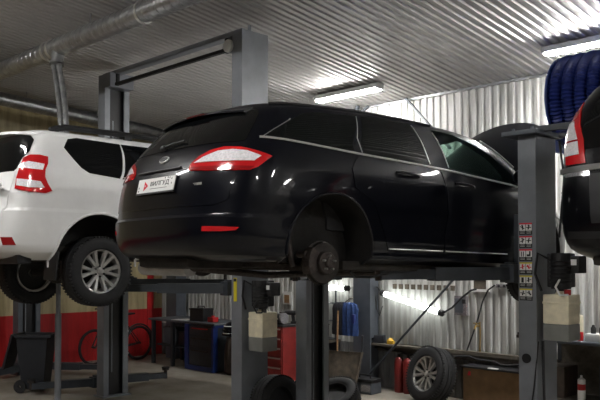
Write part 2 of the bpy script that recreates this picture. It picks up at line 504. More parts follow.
def mat_obj(o, m):
    o.data.materials.clear(); o.data.materials.append(m); return o
def cut_cyl(c, r, half, m):
    q = MB(); q.cyl((c[0], c[1] - half, c[2]), (c[0], c[1] + half, c[2]), r, seg=40); return q.build('cutter', m, smooth=False)
def cut_prism(poly3, vec, m):
    q = MB(); q.prism(poly3, vec); return q.build('cutter', m, smooth=False)

def wheel_parts(R_t, R_r, wid, tyre_name='tyre', pairs=6):
    """tyre, rim and hub cap meshes, axle along +y (outer face at +y), centred"""
    h = wid / 2
    t = MB(); prof = [(R_r - .004, h * .80), (R_r + .012, h * .93), (R_r + (R_t - R_r) * .5, h * 1.0), (R_t - .035, h * .93), (R_t - .010, h * .80), (R_t, h * .62),
                      (R_t, h * .30), (R_t - .010, h * .28), (R_t - .010, h * .22), (R_t, h * .20), (R_t, -h * .20), (R_t - .010, -h * .22), (R_t - .010, -h * .28), (R_t, -h * .30),
                      (R_t, -h * .62), (R_t - .010, -h * .80), (R_t - .035, -h * .93), (R_r + (R_t - R_r) * .5, -h), (R_r + .012, -h * .93), (R_r - .004, -h * .8)]
    t.lathe(prof, axis=(0, 1, 0), seg=48)
    for k in range(60):
        a = 2 * PI * k / 60
        for sy in (1, -1):
            t.box((math.cos(a) * (R_t - .012), sy * h * .80, math.sin(a) * (R_t - .012)), (.02, h * .26, .017), M=Matrix.Rotation(-a, 3, 'Y'))
    r = MB().use(M['rim'])
    r.lathe([(R_r - .004, h * .84), (R_r - .002, h * .78), (R_r - .014, h * .74), (R_r - .022, h * .70), (R_r - .03, h * .25), (R_r - .035, -h * .85), (R_r - .012, -h * .9)], axis=(0, 1, 0), seg=48)
    r.use(M['rim_dark']); r.lathe([(.04, -h * .1), (R_r - .045, -h * .1), (R_r - .034, -h * .4)], axis=(0, 1, 0), seg=36)
    r.use(M['rim'])
    for k in range(pairs):
        for d in (-1, 1):
            a = 2 * PI * k / pairs + d * (PI / pairs) * .36
            a2 = 2 * PI * k / pairs + d * (PI / pairs) * .44
            p0 = Vector((math.cos(a - d * .10) * R_r * .26, h * .50, math.sin(a - d * .10) * R_r * .26)); p1 = Vector((math.cos(a2) * R_r * .955, h * .70, math.sin(a2) * R_r * .955))
            rad = (p1 - p0).normalized(); tg = rad.cross(Vector((0, 1, 0))).normalized(); up = tg.cross(rad)
            if up.y < 0: up = -up
            rr = []
            for p, w in ((p0, .023), ((p0 + p1) / 2, .019), (p1, .027)):
                p = p * (R_r / .235) if False else p
                rr.append([p - tg * w - up * .03, p + tg * w - up * .03, p + tg * w * .75 + up * .012, p - tg * w * .75 + up * .012])
            r.loft(rr)
    r.lathe([(.001, h * .56), (R_r * .20, h * .56), (R_r * .30, h * .50), (R_r * .34, h * .30)], axis=(0, 1, 0), seg=28)
    r.use(M['rim_dark'])
    for k in range(6):
        a = 2 * PI * k / 6 + .5
        p = Vector((math.cos(a) * R_r * .235, h * .50, math.sin(a) * R_r * .235)); r.cyl(p, p + Vector((0, .022, 0)), .011, seg=8)
    c = MB(); c.lathe([(.001, h * .72), (R_r * .10, h * .71), (R_r * .135, h * .66), (R_r * .14, h * .5)], axis=(0, 1, 0), seg=24)
    return t, r, c
def add_wheel(parent, loc, side, R_t, R_r, wid):
    """side -1 right, +1 left"""
    t, r, c = wheel_parts(R_t, R_r, wid)
    w = r.build('wheel', M['rim'], parent, loc=loc, rot=(0, 0, 0 if side > 0 else PI), ang=30)
    t.build('tyre', M['rubber'], w); c.build('hub_cap', M['rim'], w); return w

# ---- the black estate car on the middle lift -------------------------------------------------
A_LOC, A_HEAD, A_TILT = (-4.667, 4.100, 1.639), math.radians(86.2), math.radians(1.2)
car = thing('estate_car', 'black estate car raised on the middle lift, near rear wheel off and bonnet open', 'car', A_LOC, A_HEAD, A_TILT)
LV = [  # z, half width, tail, rear corner length, nose, nose corner length
    (.29, .80, -.72, .50, 3.45, .60), (.33, .90, -.90, .56, 3.62, .75), (.375, .900, -.950, .58, 3.70, .80), (.46, .912, -.978, .60, 3.75, .85),
    (.585, .918, -.988, .60, 3.78, .90), (.605, .920, -.968, .60, 3.78, .90), (.75, .938, -.950, .62, 3.74, .95), (.86, .935, -.930, .62, 3.60, 1.0),
    (.95, .928, -.895, .60, 3.42, 1.0), (1.00, .918, -.872, .58, 3.25, .95), (1.06, .902, -.845, .56, 3.08, .80), (1.12, .882, -.812, .54, 3.00, .76),
    (1.25, .835, -.725, .50, 2.86, .76), (1.37, .772, -.615, .46, 2.62, .72), (1.44, .715, -.53, .44, 2.36, .64), (1.485, .615, -.455, .42, 2.10, .60),
    (1.505, .44, -.36, .36, 1.75, .55), (1.512, .2, -.2, .2, 1.3, .3)]
BEND = [(-.8, -.060), (-.42, -.028), (.05, .008), (.67, .040), (1.3, .045), (1.9, .035), (2.6, 0.0), (4, 0)]
sh = Shell(LV, BEND)
body = sh.mesh('body', M['black_paint']); 
cuts = []
for x in (0.02, 2.80):
    for sd in (-1, 1):
        cuts.append(cut_cyl((x, sd * .88, .375), .415, .26, M['liner']))
# cabin hollow and window openings
cav = MB()
ring = []
for z, i in ((.88, .10), (1.05, .09), (1.25, .070), (1.40, .055), (1.478, .050)):
    w, sr, ar, sf, af = (f(z) for f in sh.f)
    w -= i; sr += i + .02; sf -= i + (.15 if z < 1.1 else .03)
    pts = []
    for k in range(36):
        a = 2 * PI * k / 36; cx = (sr + sf) / 2; hx = (sf - sr) / 2
        x = cx - math.copysign(hx * abs(math.cos(a)) ** .4, math.cos(a)); y = math.copysign(w * abs(math.sin(a)) ** .4, math.sin(a))
        pts.append((x, y, z if z < 1.05 else sh.zd(x, z) - .0))
    ring.append(pts)
cav.loft(ring); cuts.append(cav.build('cutter', M['seat'], smooth=False))
W_FRONT = [(1.385, 1.118), (1.345, 1.30), (1.30, 1.462), (1.60, 1.465), (1.86, 1.412), (2.12, 1.305), (2.36, 1.165), (2.42, 1.062)]
W_REAR = [(.372, 1.138), (.355, 1.20), (.41, 1.33), (.462, 1.452), (.75, 1.475), (1.055, 1.475), (1.10, 1.32), (1.135, 1.128)]
W_QTR = [(-.53, 1.166), (-.39, 1.255), (-.25, 1.335), (-.15, 1.385), (-.06, 1.408), (.41, 1.446), (.365, 1.36), (.305, 1.279), (.265, 1.19), (.26, 1.143), (-.25, 1.152)]
def inset(poly, d):
    cx = sum(p[0] for p in poly) / len(poly); cz = sum(p[1] for p in poly) / len(poly)
    out = []
    for x, z in poly:
        L = math.hypot(x - cx, z - cz); k = (L - d) / L; out.append((cx + (x - cx) * k, cz + (z - cz) * k))
    return out
for W in (W_FRONT, W_REAR, W_QTR):
    cuts.append(cut_prism([(x, -1.2, z) for x, z in inset(W, .015)], (0, 2.4, 0), M['black_plastic']))
cuts.append(cut_prism([(1.7, l, z) for l, z in ((-.70, 1.13), (-.58, 1.475), (-.40, 1.498), (.40, 1.498), (.58, 1.475), (.70, 1.13))], (1.6, 0, 0), M['black_plastic']))
boolean(body, cuts); body.parent = car; smooth(body, 30)

for sd, nm in ((1, 'right'), (-1, 'left')):
    patch(sh, 'front_window', M['clear_glass'], S(sh, sd, W_FRONT), car, .001, .004)
    patch(sh, 'rear_window', M['dark_glass'], S(sh, sd, W_REAR), car, .001, .004)
    patch(sh, 'quarter_window', M['dark_glass'], S(sh, sd, W_QTR), car, .001, .004)
    # doors: outer skins below the windows
    d1 = patch(sh, 'door', M['black_paint'], S(sh, sd, [(1.305, .395), (1.31, .90), (1.262, 1.095), (2.40, 1.038), (2.42, .80), (2.36, .56), (2.28, .40)]), car, .0045, .012)
    d2 = patch(sh, 'door', M['black_paint'], S(sh, sd, [(.62, .395), (.535, .58), (.42, .76), (.22, .86), (.20, 1.0), (.30, 1.118), (1.25, 1.095), (1.298, .90), (1.293, .395)]), car, .0045, .012)
    for dd, xs in ((d1, (1.42, 1.68)), (d2, (.68, .95))):
        h = MB(); z = .985 if xs[0] > 1 else 1.01
        pa = [sh.Pz(sd * sh.ts(xs[0] + (xs[1] - xs[0]) * k / 8, z - .008 * k / 8), z - .008 * k / 8) for k in range(9)]
        na = sh.N(sd * sh.ts(sum(xs) / 2, z), z)
        h.tube([p + na * (.012 + .026 * math.sin(PI * k / 8) ** .6) for k, p in enumerate(pa)], .012, seg=8)
        h.build('door_handle', M['black_paint'], dd)
        g = MB(); pa = [sh.Pz(sd * sh.ts(x, .408), .408) + na * .012 for x in ([1.32 + .9 * k / 10 for k in range(11)] if xs[0] > 1 else [.62 + .66 * k / 10 for k in range(11)])]
        g.tube(pa, .006, seg=6); g.build('sill_trim', M['bright_steel'], dd)
    # chrome belt line, window edge trims and the A-pillar highlight strip
    strip(sh, 'chrome_strip', M['chrome'], SP(sh, sd, [(-.58, 1.150), (-.2, 1.140), (.3, 1.122), (1.25, 1.102), (2.42, 1.046)]), car, .0085, .006)
    strip(sh, 'chrome_strip', M['bright_steel'], SP(sh, sd, [(-.56, 1.155), (-.47, 1.215), (-.30, 1.315)]), car, .0035, .004)
    strip(sh, 'trim_and_highlight', M['bright_steel'], SP(sh, sd, [(.405, 1.44), (.372, 1.36), (.325, 1.25), (.345, 1.135)]), car, .0038, .004)
    strip(sh, 'trim_and_highlight', M['bright_steel'], SP(sh, sd, [(1.06, 1.462), (1.10, 1.32), (1.14, 1.13)]), car, .0038, .004)
    strip(sh, 'trim_and_highlight', M['bright_steel'], SP(sh, sd, [(1.31, 1.43), (1.345, 1.30), (1.385, 1.125)]), car, .0038, .004)
    strip(sh, 'trim_and_highlight', M['bright_steel'], SP(sh, sd, [(2.04, 1.445), (2.24, 1.36), (2.46, 1.235)]), car, .010, .012)  # bright tube laid along the A-pillar in place of its highlight
    # roof rail
    rl = MB(); rl.tube([sh.Pz(sd * sh.ts(x, sh.zd(x, 1.468)), sh.zd(x, 1.468)) + Vector((0, 0, .006)) for x in [-.35 + 1.75 * k / 18 for k in range(19)]], .010, seg=8)
    rl.build('roof_rail', M['black_plastic'], car)
    # mirror
    mr = MB(); y = -sd
    mr.ball((2.34, y * 1.00, 1.125), .1, .75, 1.05, .78, 20); mr.bar((2.36, y * .86, 1.05), (2.34, y * .96, 1.09), .09, .03)
    mr.build('wing_mirror', M['black_paint'], car)
    # wheel arch lip
    lp = MB(); pts = []
    for k in range(25):
        a = math.radians(-12 + 204 * k / 24); x, z = .02 + math.cos(a) * .422, .375 + math.sin(a) * .422
        t = sd * sh.ts(x, z); pts.append(sh.Pz(t, z) + sh.N(t, z) * .002)
    lp.tube(pts, .011, seg=8); lp.build('wheel_arch_lip', M['black_paint'], car)
    # tail lamp
    lr = [(-.0, 0)]
    T = lambda l, z: (sd * sh.tl(l, z), z)
    X = lambda x, z: (sd * sh.ts(x, z), z)
    G = lambda pts: [(sd * t, z) for t, z in pts]
    lamp = patch(sh, 'tail_lamp', M['lens_red'], G([(.173, .918), (.167, .963), (.213, 1.018), (.293, 1.057), (.407, 1.076), (.553, 1.070), (.693, 1.046), (.780, 1.027), (.835, 1.010), (.787, .974), (.733, .928), (.673, .905), (.513, .901), (.307, .906)]), car, .008, .020, gt=.03, gz=.02)
    patch(sh, 'reversing_lens', M['lens_clear'], G([(.195, .968), (.258, 1.008), (.367, 1.044), (.493, 1.050), (.620, 1.040), (.745, 1.006), (.693, .970), (.447, .967)]), lamp, .013, .010, gt=.03, gz=.02)
    patch(sh, 'lens_band', M['lens_darkred'], G([(.185, .921), (.185, .938), (.45, .932), (.70, .930), (.675, .912), (.51, .906), (.31, .911)]), lamp, .012, .008, gt=.03, gz=.02)
    patch(sh, 'rear_reflector', M['lens_red'], G([(.367, .488), (.373, .521), (.533, .520), (.680, .515), (.647, .495), (.533, .487)]), car, .006, .012)
# tailgate, rear glass, wiper, spoiler
tg = patch(sh, 'tailgate', M['black_paint'], R(sh, [(-.68, .665), (-.76, .70), (-.78, .88), (-.44, .905), (-.36, .93), (-.47, 1.03), (-.74, 1.085), (.74, 1.085), (.47, 1.03), (.36, .93), (.44, .905), (.78, .88), (.76, .70), (.68, .665)]), car, .004, .012)
patch(sh, 'rear_glass', M['privacy'], R(sh, [(-.74, 1.125), (-.70, 1.115), (.70, 1.115), (.74, 1.125), (.705, 1.25), (.655, 1.345), (.61, 1.385), (-.61, 1.385), (-.655, 1.345), (-.705, 1.25)]), car, .004, .008)
sp = MB(); rows = []
for k in range(17):
    l = -.555 + 1.11 * k / 16; e = 1 - abs(l / .555) ** 3 * .45
    z = 1.432 - .035 * (l / .555) ** 2; x0 = -.36
    rows.append([(x0, l, z + .022), (-.47, l, z + .012), (-.49 - .10 * e, l, z - .020), (-.49 - .105 * e, l, z - .034), (-.47, l, z - .032), (x0, l, z - .03)])
sp.loft(rows); sp.build('roof_spoiler', M['black_paint'], car)
bl = MB(); bl.box((-.596, 0, 1.405), (.012, .24, .012)); bl.build('brake_light', M['lens_smoked'], car)
wp = MB(); p = [sh.Pz(sh.tl(l, z), z) + sh.N(sh.tl(l, z), z) * .02 for l, z in ((-.10, 1.128), (-.07, 1.142), (.0, 1.152), (.08, 1.158), (.16, 1.158))]
wp.tube(p, .009, seg=6); wp.ball(p[0], .024); wp.build('rear_wiper', M['black_plastic'], car)
hd = MB(); p = [sh.Pz(sh.tl(l, .945), .945) + sh.N(sh.tl(l, .945), .945) * .012 for l in [-.30 + .6 * k / 12 for k in range(13)]]
hd.tube(p, .009, seg=8); hd.build('tailgate_trim', M['black_plastic'], tg)
ov = MB(); c0 = sh.Pz(0.0001, 1.035); nn = sh.N(0.05, 1.035); nn.y = 0; nn.normalize(); up = Vector((0, 1, 0)).cross(nn); up = up if up.z > 0 else -up
ov.use(M['chrome']); ring = []
def oval(rx, rz, d): return [c0 + nn * d + Vector((0, 1, 0)) * (math.cos(2 * PI * k / 32) * rx) + up * (math.sin(2 * PI * k / 32) * rz) for k in range(32)]
ov.loft([oval(.066, .030, .004), oval(.068, .031, .010), oval(.060, .024, .014)]); ov.use(M['ink']); ov.loft([oval(.056, .021, .012), oval(.054, .019, .0155)])
ov.build('badge', None, car, smooth=True)
ax = Vector((0, -1, 0))  # writing runs to the car's right, seen from behind
bd = MB(); c1 = sh.Pz(sh.tl(.52, .815), .815); n1 = sh.N(sh.tl(.52, .815), .815)
for k, w in enumerate((.012, .020, .010, .018, .014, .022)):
    bd.box(c1 + n1 * .007 + Vector((0, .06 - .022 * k, 0)), (.006, w * .8, .016))
bd.build('trim_lettering', M['chrome'], tg)
# number plate with the garage advert
c2 = sh.Pz(sh.tl(.035, .838), .838); n2 = sh.N(sh.tl(.035, .838), .838); n2.y = 0; n2.normalize()
u2 = ax.cross(-n2); u2 = u2 if u2.z > 0 else -u2
pm = Matrix((ax, u2, n2)).transposed().to_4x4(); pm.translation = c2 + n2 * .012
pl = MB().use(M['white']); pl.box((0, 0, 0), (.52, .112, .006), bev=.002)
pl.use(M['black_plastic']); pl.box((0, -.060, 0), (.53, .012, .012)); pl.box((0, 0, -.005), (.53, .124, .004))
plate = pl.build('number_plate', None, car); plate.matrix_local = pm
q = MB().use(M['logo_red']); q.prism([(-.165, .038, .0032), (-.165, -.038, .0032), (-.108, 0, .0032)], (0, 0, .001))
q.use(M['white']); q.prism([(-.154, .010, .0043), (-.154, -.008, .0043), (-.139, .001, .0043)], (0, 0, .0006)); q.build('plate_logo', None, plate, smooth=False)
text_mesh('plate_text', 'BИЛГУД', .046, M['ink'], plate, Matrix.Translation((-.080, .010, .0034)) @ Matrix.Diagonal((1.42, 1.0, 1, 1)), .0004, .0010)
q = MB(); q.box((.045, -.026, .0035), (.24, .004, .0008)); q.build('plate_small_print', M['lens_grey'], plate, smooth=False)
q = MB()
for x, y in ((-.235, -.035), (-.238, -.01), (.12, .046), (.16, .046), (.185, .044), (.215, .035), (.22, .0)): q.ball((x, y, .003), .006, 1, 1.3, .3, 8)
q.build('plate_bolt', M['ink'], plate)
# cabin
for sd in (-1, 1):
    q = MB(); q.box((1.45, sd * .36, .62), (.50, .48, .16), bev=.05); q.box((1.16, sd * .36, .95), (.15, .46, .60), M=Matrix.Rotation(-.28, 3, 'Y'), bev=.05)
    q.box((1.06, sd * .36, 1.29), (.09, .25, .17), M=Matrix.Rotation(-.2, 3, 'Y'), bev=.035); q.build('front_seat', M['seat'], car)
q = MB(); q.box((.45, 0, .62), (.50, 1.30, .16), bev=.05); q.box((.18, 0, .93), (.15, 1.3, .60), M=Matrix.Rotation(-.3, 3, 'Y'), bev=.05); q.build('rear_seat', M['seat'], car)
q = MB(); q.box((2.06, 0, .90), (.30, 1.44, .25), bev=.06); q.box((1.95, -.36, 1.0), (.16, .42, .12), bev=.04); q.build('dashboard', M['seat'], car)
q = MB(); q.lathe([(.17, -.014), (.184, 0), (.17, .014), (.158, 0)], org=(1.78, .36, .98), axis=(-.9, 0, .42), seg=28, closed_prof=True); q.bar((1.80, .36, .98), (2.0, .36, .9), .05, .05); q.build('steering_wheel', M['black_plastic'], car)
patch(sh, 'windscreen', M['clear_glass'], fr(sh, [(-.72, 1.11), (-.59, 1.48), (-.40, 1.505), (.40, 1.505), (.59, 1.48), (.72, 1.11)]), car, .001, .004)
# raised bonnet
q = MB(); top = []; bot = []; ang = math.radians(50)
for i in range(33):
    l = -.74 + 1.48 * i / 32; L = 1.20 - .34 * (abs(l) / .74) ** 2.4; ra = []; rb = []
    for j in range(17):
        v = j / 16; d = L * v; hump = .10 * math.sin(PI * min(1, v * .9)) + .05 * (1 - (l / .74) ** 2)
        lw = l * (1 - .06 * v)
        nrm = Vector((-math.sin(ang), 0, math.cos(ang))); al = Vector((math.cos(ang), 0, math.sin(ang)))
        p = Vector((2.86, lw, 1.00)) + al * d + nrm * (hump - .06)
        ra.append(p); rb.append(p - nrm * .035)
    top.append(ra); bot.append(rb)
q.loft([a + b_[::-1] for a, b_ in zip(top, bot)]); q.build('bonnet', M['black_paint'], car)
q = MB(); q.cyl((3.15, .55, .92), (3.25, .57, 1.42), .008, seg=8); q.build('bonnet_stay', M['bright_steel'], car)
# front lamps, grille
for sd in (-1, 1):
    patch(sh, 'head_lamp', M['lens_grey'], [(sd * sh.ts(x, z), z) for x, z in ((3.10, .80), (3.15, .90), (3.40, .84), (3.52, .72), (3.45, .66))], car, .006, .015)
patch(sh, 'grille', M['black_plastic'], fr(sh, [(-.5, .30), (-.45, .52), (.45, .52), (.5, .30)]), car, .006, .015)
# wheels and running gear
add_wheel(car, (2.80, -.80, .28), -1, .325, .215, .215)
for dx, sd in ((.02, -1), (.02, 1), (2.80, 1)):
    dc = (dx, sd * .80, .290 if sd < 0 else .33); AX = (0, sd, 0)
    q = MB(); q.lathe([(.075, .0), (.150, .0), (.150, .012), (.149, .022), (.085, .022)], org=(dc[0], dc[1], dc[2]), axis=AX, seg=48); q.lathe([(.150, .0), (.075, .0), (.075, -.03), (.16, -.03), (.165, -.015), (.155, -.01)], org=dc, axis=AX, seg=48)
    disc = q.build('brake_disc', M['disc_steel'], car)
    q = MB(); q.lathe([(.085, .02), (.083, .055), (.078, .060), (.035, .062), (.033, .085), (.028, .088), (.001, .088)], org=dc, axis=AX, seg=32); q.build('wheel_hub', M['iron'], disc)
    for k in range(5):
        a = 2 * PI * k / 5 + .3; q = MB(); p = Vector((dc[0] + math.cos(a) * .054, dc[1] + sd * .06, dc[2] + math.sin(a) * .054)); q.cyl(p, p + Vector((0, sd * .03, 0)), .0075, seg=8); q.build('wheel_stud', M['bright_steel'], disc)
    q = MB()
    for k in range(7):
        a0 = math.radians(140 + 70 * k / 6)
        if k < 6:
            a1 = math.radians(140 + 70 * (k + 1) / 6); am = (a0 + a1) / 2
            q.box((dc[0] + math.cos(am) * .135, dc[1] + sd * .005, dc[2] + math.sin(am) * .135), (.075, .085, .036), M=Matrix.Rotation(-am, 3, 'Y'), bev=.006)
    q.cyl((dc[0] - .155, dc[1], dc[2] + .06), (dc[0] - .155, dc[1] - sd * .09, dc[2] + .06), .026, seg=12); q.build('brake_caliper', M['iron'], car)
for sd in (-1, 1):
    q = MB(); q.bar((.0, sd * .74, .27), (-.05, sd * .15, .30), .06, .05); q.bar((.02, sd * .72, .22), (.42, sd * .55, .33), .07, .05); q.bar((-.05, sd * .72, .24), (-.22, sd * .25, .28), .05, .04)
    q.build('suspension_arm', M['iron'], car)
    q = MB(); pts = []
    for k in range(61): a = 2 * PI * 5 * k / 60; pts.append((-.08 + math.cos(a) * .055, sd * .52 + math.sin(a) * .055, .30 + .26 * k / 60))
    q.tube(pts, .008, seg=6); q.cyl((-.15, sd * .66, .26), (-.20, sd * .60, .66), .024, seg=10); q.build('shock_absorber', M['iron'], car)
q = MB(); q.box((.0, 0, .30), (.30, .80, .10), bev=.03); q.box((1.4, 0, .27), (2.5, 1.1, .08), bev=.03); q.box((-.55, .1, .30), (.52, .72, .14), bev=.06)
q.box((1.25, .72, .275), (2.0, .12, .07), bev=.015); q.box((1.25, -.72, .275), (2.0, .12, .07), bev=.015); q.build('underbody', M['dirty_under'], car)
q = MB(); q.cyl((-.60, .72, .235), (-.60, .02, .235), .062, seg=20); q.build('exhaust_silencer', M['silencer'], car)
q = MB(); q.tube([(-.60, .05, .24), (-.4, -.1, .22), (.0, -.16, .19), (.6, -.12, .21), (1.4, -.05, .22), (2.3, 0, .23)], .028, seg=10); q.build('exhaust_pipe', M['iron'], car)
q = MB(); q.tube([(.35, -.76, .23), (.45, -.72, .19), (.62, -.72, .185), (.80, -.74, .22)], .010, seg=6); q.build('brake_pipe', M['black_plastic'], car)
# ---- the white off-road car on the left lift -----------------------------------------------------
suv = thing('off_road_car', 'white off-road estate with black roof rails raised on the left lift', 'car', (-8.375, 4.337, 1.487), PI / 2)
LV = [(.46, .78, -.86, .45, 3.30, .6), (.54, .90, -1.00, .48, 3.50, .7), (.62, .935, -1.055, .50, 3.60, .75), (.80, .945, -1.075, .50, 3.64, .8), (.97, .945, -1.07, .50, 3.62, .8),
      (1.0, .94, -1.035, .48, 3.60, .8), (1.15, .938, -1.015, .46, 3.50, .85), (1.24, .935, -.985, .44, 3.05, .8), (1.30, .93, -.97, .44, 2.45, .6), (1.38, .918, -.95, .44, 2.30, .55),
      (1.43, .895, -.935, .44, 2.22, .5), (1.58, .85, -.885, .42, 1.98, .48), (1.73, .795, -.83, .40, 1.70, .45), (1.80, .755, -.79, .40, 1.55, .45),
      (1.845, .70, -.74, .40, 1.38, .42), (1.875, .60, -.66, .36, 1.2, .4), (1.89, .42, -.5, .3, 1.0, .35), (1.895, .2, -.3, .2, .8, .2)]
s2 = Shell(LV, [(-1, 0), (4, 0)], nr=3.6, nf=3.0, bow=.025)
sb = s2.mesh('body', M['white_paint']); cuts = []
for x in (-.02, 2.79):
    for sd in (-1, 1): cuts.append(cut_cyl((x, sd * .90, .44), .525, .30, M['liner']))
boolean(sb, cuts); sb.parent = suv; smooth(sb, 30)
for sd in (1, -1):
    T = lambda l, z: (sd * s2.tl(l, z), z)
    X = lambda x, z: (sd * s2.ts(x, z), z)
    G = lambda pts: [(sd * t, z) for t, z in pts]
    patch(s2, 'quarter_window', M['privacy'], G([(1.027, 1.672), (1.047, 1.775), (1.113, 1.80), (1.46, 1.785), (1.395, 1.60), (1.325, 1.374), (1.16, 1.408), (1.12, 1.46)]), suv, .002, .006)
    patch(s2, 'rear_window', M['privacy'], [X(.325, 1.785), X(1.12, 1.785), X(1.20, 1.36), X(.255, 1.37)], suv, .002, .006)
    patch(s2, 'front_window', M['privacy'], [X(1.18, 1.785), X(1.45, 1.77), X(2.02, 1.38), X(1.26, 1.36)], suv, .002, .006)
    d1 = patch(s2, 'door', M['white_paint'], [X(.27, 1.345), X(1.22, 1.335), X(1.24, .62), X(.62, .62), X(.50, .85), X(.34, .98)], suv, .005, .012)
    d2 = patch(s2, 'door', M['white_paint'], [X(1.245, 1.335), X(2.08, 1.33), X(2.12, .75), X(2.05, .62), X(1.26, .62)], suv, .005, .012)
    for dd, x0 in ((d1, .50), (d2, 1.36)):
        p = s2.Pz(sd * s2.ts(x0 + .1, 1.27), 1.27); n = s2.N(sd * s2.ts(x0 + .1, 1.27), 1.27); q = MB()
        q.tube([p + Vector((-.1, 0, 0)) + n * .01, p + Vector((-.06, 0, 0)) + n * .04, p + Vector((.06, 0, 0)) + n * .04, p + Vector((.1, 0, 0)) + n * .01], .014, seg=8); q.build('door_handle', M['white_paint'], dd)
    q = MB(); q.tube([(-.46, -sd * .615, 1.865), (-.40, -sd * .615, 1.90), (-.28, -sd * .615, 1.925), (.8, -sd * .615, 1.932), (1.35, -sd * .60, 1.915), (1.5, -sd * .60, 1.86)], .034, seg=8)
    for x in (-.42, .5, 1.42): q.box((x, -sd * .615, 1.885), (.10, .05, .05), bev=.01)
    q.build('roof_rail', M['lift_black'], suv)
    lamp = patch(s2, 'tail_lamp', M['lens_red'], G([(.560, 1.527), (.660, 1.559), (.82, 1.563), (.927, 1.547), (.933, 1.47), (.913, 1.402), (.92, 1.326), (.96, 1.255), (.993, 1.184), (.953, 1.158), (.767, 1.162), (.52, 1.194), (.50, 1.31), (.52, 1.418)]), suv, .012, .02, gt=.03, gz=.025)
    patch(s2, 'reversing_lens', M['lens_clear'], G([(.535, 1.462), (.66, 1.485), (.895, 1.462), (.882, 1.395), (.535, 1.412)]), lamp, .016, .01, gt=.03, gz=.025)
    patch(s2, 'indicator_lens', M['lens_clear'], G([(.515, 1.300), (.88, 1.275), (.935, 1.213), (.76, 1.208), (.535, 1.228)]), lamp, .016, .01, gt=.03, gz=.025)
    patch(s2, 'rear_reflector', M['lens_darkred'], G([(.38, .699), (.56, .698), (.607, .616), (.40, .617)]), suv, .006, .012)
    q = MB(); q.ball((2.02, -sd * 1.02, 1.45), .12, .6, .8, .8); q.bar((2.08, -sd * .86, 1.40), (2.04, -sd * .98, 1.43), .08, .04); q.build('wing_mirror', M['white_paint'], suv)
    pts = []
    for k in range(25):
        a = math.radians(-6 + 192 * k / 24); x, z = -.02 + math.cos(a) * .532, .44 + math.sin(a) * .532
        t = sd * s2.ts(x, z); pts.append(s2.Pz(t, z) + s2.N(t, z) * .002)
    q = MB(); q.tube(pts, .014, seg=8); q.build('wheel_arch_lip', M['white_paint'], suv)
    q = MB(); q.box((-.54, -sd * .82, .40), (.02, .26, .30), M=Matrix.Rotation(.12, 3, 'Y'), bev=.005); q.build('mud_flap', M['black_plastic'], suv)
    patch(s2, 'head_lamp', M['lens_grey'], [X(3.2, 1.0), X(3.1, 1.14), X(3.35, 1.12), X(3.48, 1.0)], suv, .006, .012)
tgs = patch(s2, 'tailgate', M['white_paint'], R(s2, [(-.66, .76), (-.70, 1.0), (-.71, 1.40), (.71, 1.40), (.70, 1.0), (.66, .76)]), suv, .005, .014)
H = [(.0, 1.80), (.313, 1.80), (.60, 1.775), (.68, 1.73), (.64, 1.60), (.53, 1.53), (.47, 1.42), (.43, 1.385)]
patch(s2, 'rear_glass', M['privacy'], H[1:] + [(-t, z) for t, z in H[:0:-1]], suv, .008, .012)
q = MB(); rows = []
for k in range(15):
    l = -.70 + 1.4 * k / 14; e = 1 - abs(l / .70) ** 4 * .3
    rows.append([(-.55, l, 1.885 - .05 * (l / .7) ** 4), (-.86 * e - .02, l, 1.845 - .02 * (l / .7) ** 2), (-.87 * e - .02, l, 1.815 - .02 * (l / .7) ** 2), (-.70, l, 1.79), (-.50, l, 1.80)])
q.loft(rows); q.build('roof_spoiler', M['white_paint'], suv)
q = MB(); q.box((-1.045, -.45, 1.245), (.05, .50, .05), bev=.015); q.build('tailgate_handle', M['bright_steel'], tgs)
q = MB(); q.box((-1.02, .1, 1.0), (.02, .52, .112)); q.build('plate_recess', M['lens_grey'], tgs)
patch(s2, 'windscreen', M['privacy'], fr(s2, [(-.70, 1.42), (-.60, 1.78), (.60, 1.78), (.70, 1.42)]), suv, .002, .006)
patch(s2, 'grille', M['black_plastic'], fr(s2, [(-.45, .85), (-.45, 1.12), (.45, 1.12), (.45, .85)]), suv, .006, .012)
for x, sides in ((-.0, (-1, 1)), (2.79, ())):
    for sd in sides: add_wheel(suv, (x, sd * .80, .338 if sd < 0 else .30), sd, .3875, .245, .265)
q = MB(); q.box((1.2, .45, .50), (4.0, .10, .12), bev=.02); q.box((1.2, -.45, .50), (4.0, .10, .12), bev=.02); q.box((1.2, 0, .58), (4.2, 1.45, .06)); q.cyl((0, .72, .31), (0, -.72, .33), .045, seg=14); q.ball((0, .1, .32), .14)
q.build('chassis', M['dirty_under'], suv)
q = MB(); q.box((-.80, 0, .47), (.16, 1.5, .10), bev=.03); q.build('bumper_beam', M['black_plastic'], suv)
q = MB(); q.tube([(2.0, .2, .5), (.9, .25, .48), (.3, .5, .48), (-.9, .55, .50)], .035, seg=10); q.build('exhaust_pipe', M['iron'], suv)
# loose: brake drum face seen inside the far wheel
# ---- the black people carrier at the right ------------------------------------------------------
mpv = thing('people_carrier', 'black people carrier with tall upright tail lamp at the right edge', 'car', (-1.76, 5.76, 1.70), PI / 2)
LV = [(.26, .72, -.55, .4, 2.9, .6), (.33, .82, -.70, .46, 3.05, .7), (.42, .855, -.745, .48, 3.1, .75), (.56, .87, -.76, .48, 3.13, .75), (.62, .868, -.755, .48, 3.13, .75), (.80, .868, -.735, .46, 3.0, .8),
      (.95, .868, -.705, .44, 2.6, .7), (1.02, .866, -.69, .42, 2.25, .5), (1.20, .848, -.64, .40, 1.9, .5), (1.32, .81, -.58, .38, 1.7, .45), (1.42, .765, -.52, .37, 1.45, .42), (1.50, .72, -.46, .36, 1.2, .4), (1.57, .63, -.38, .34, 1.0, .4), (1.60, .42, -.28, .3, .8, .3), (1.605, .2, -.1, .2, .6, .2)]
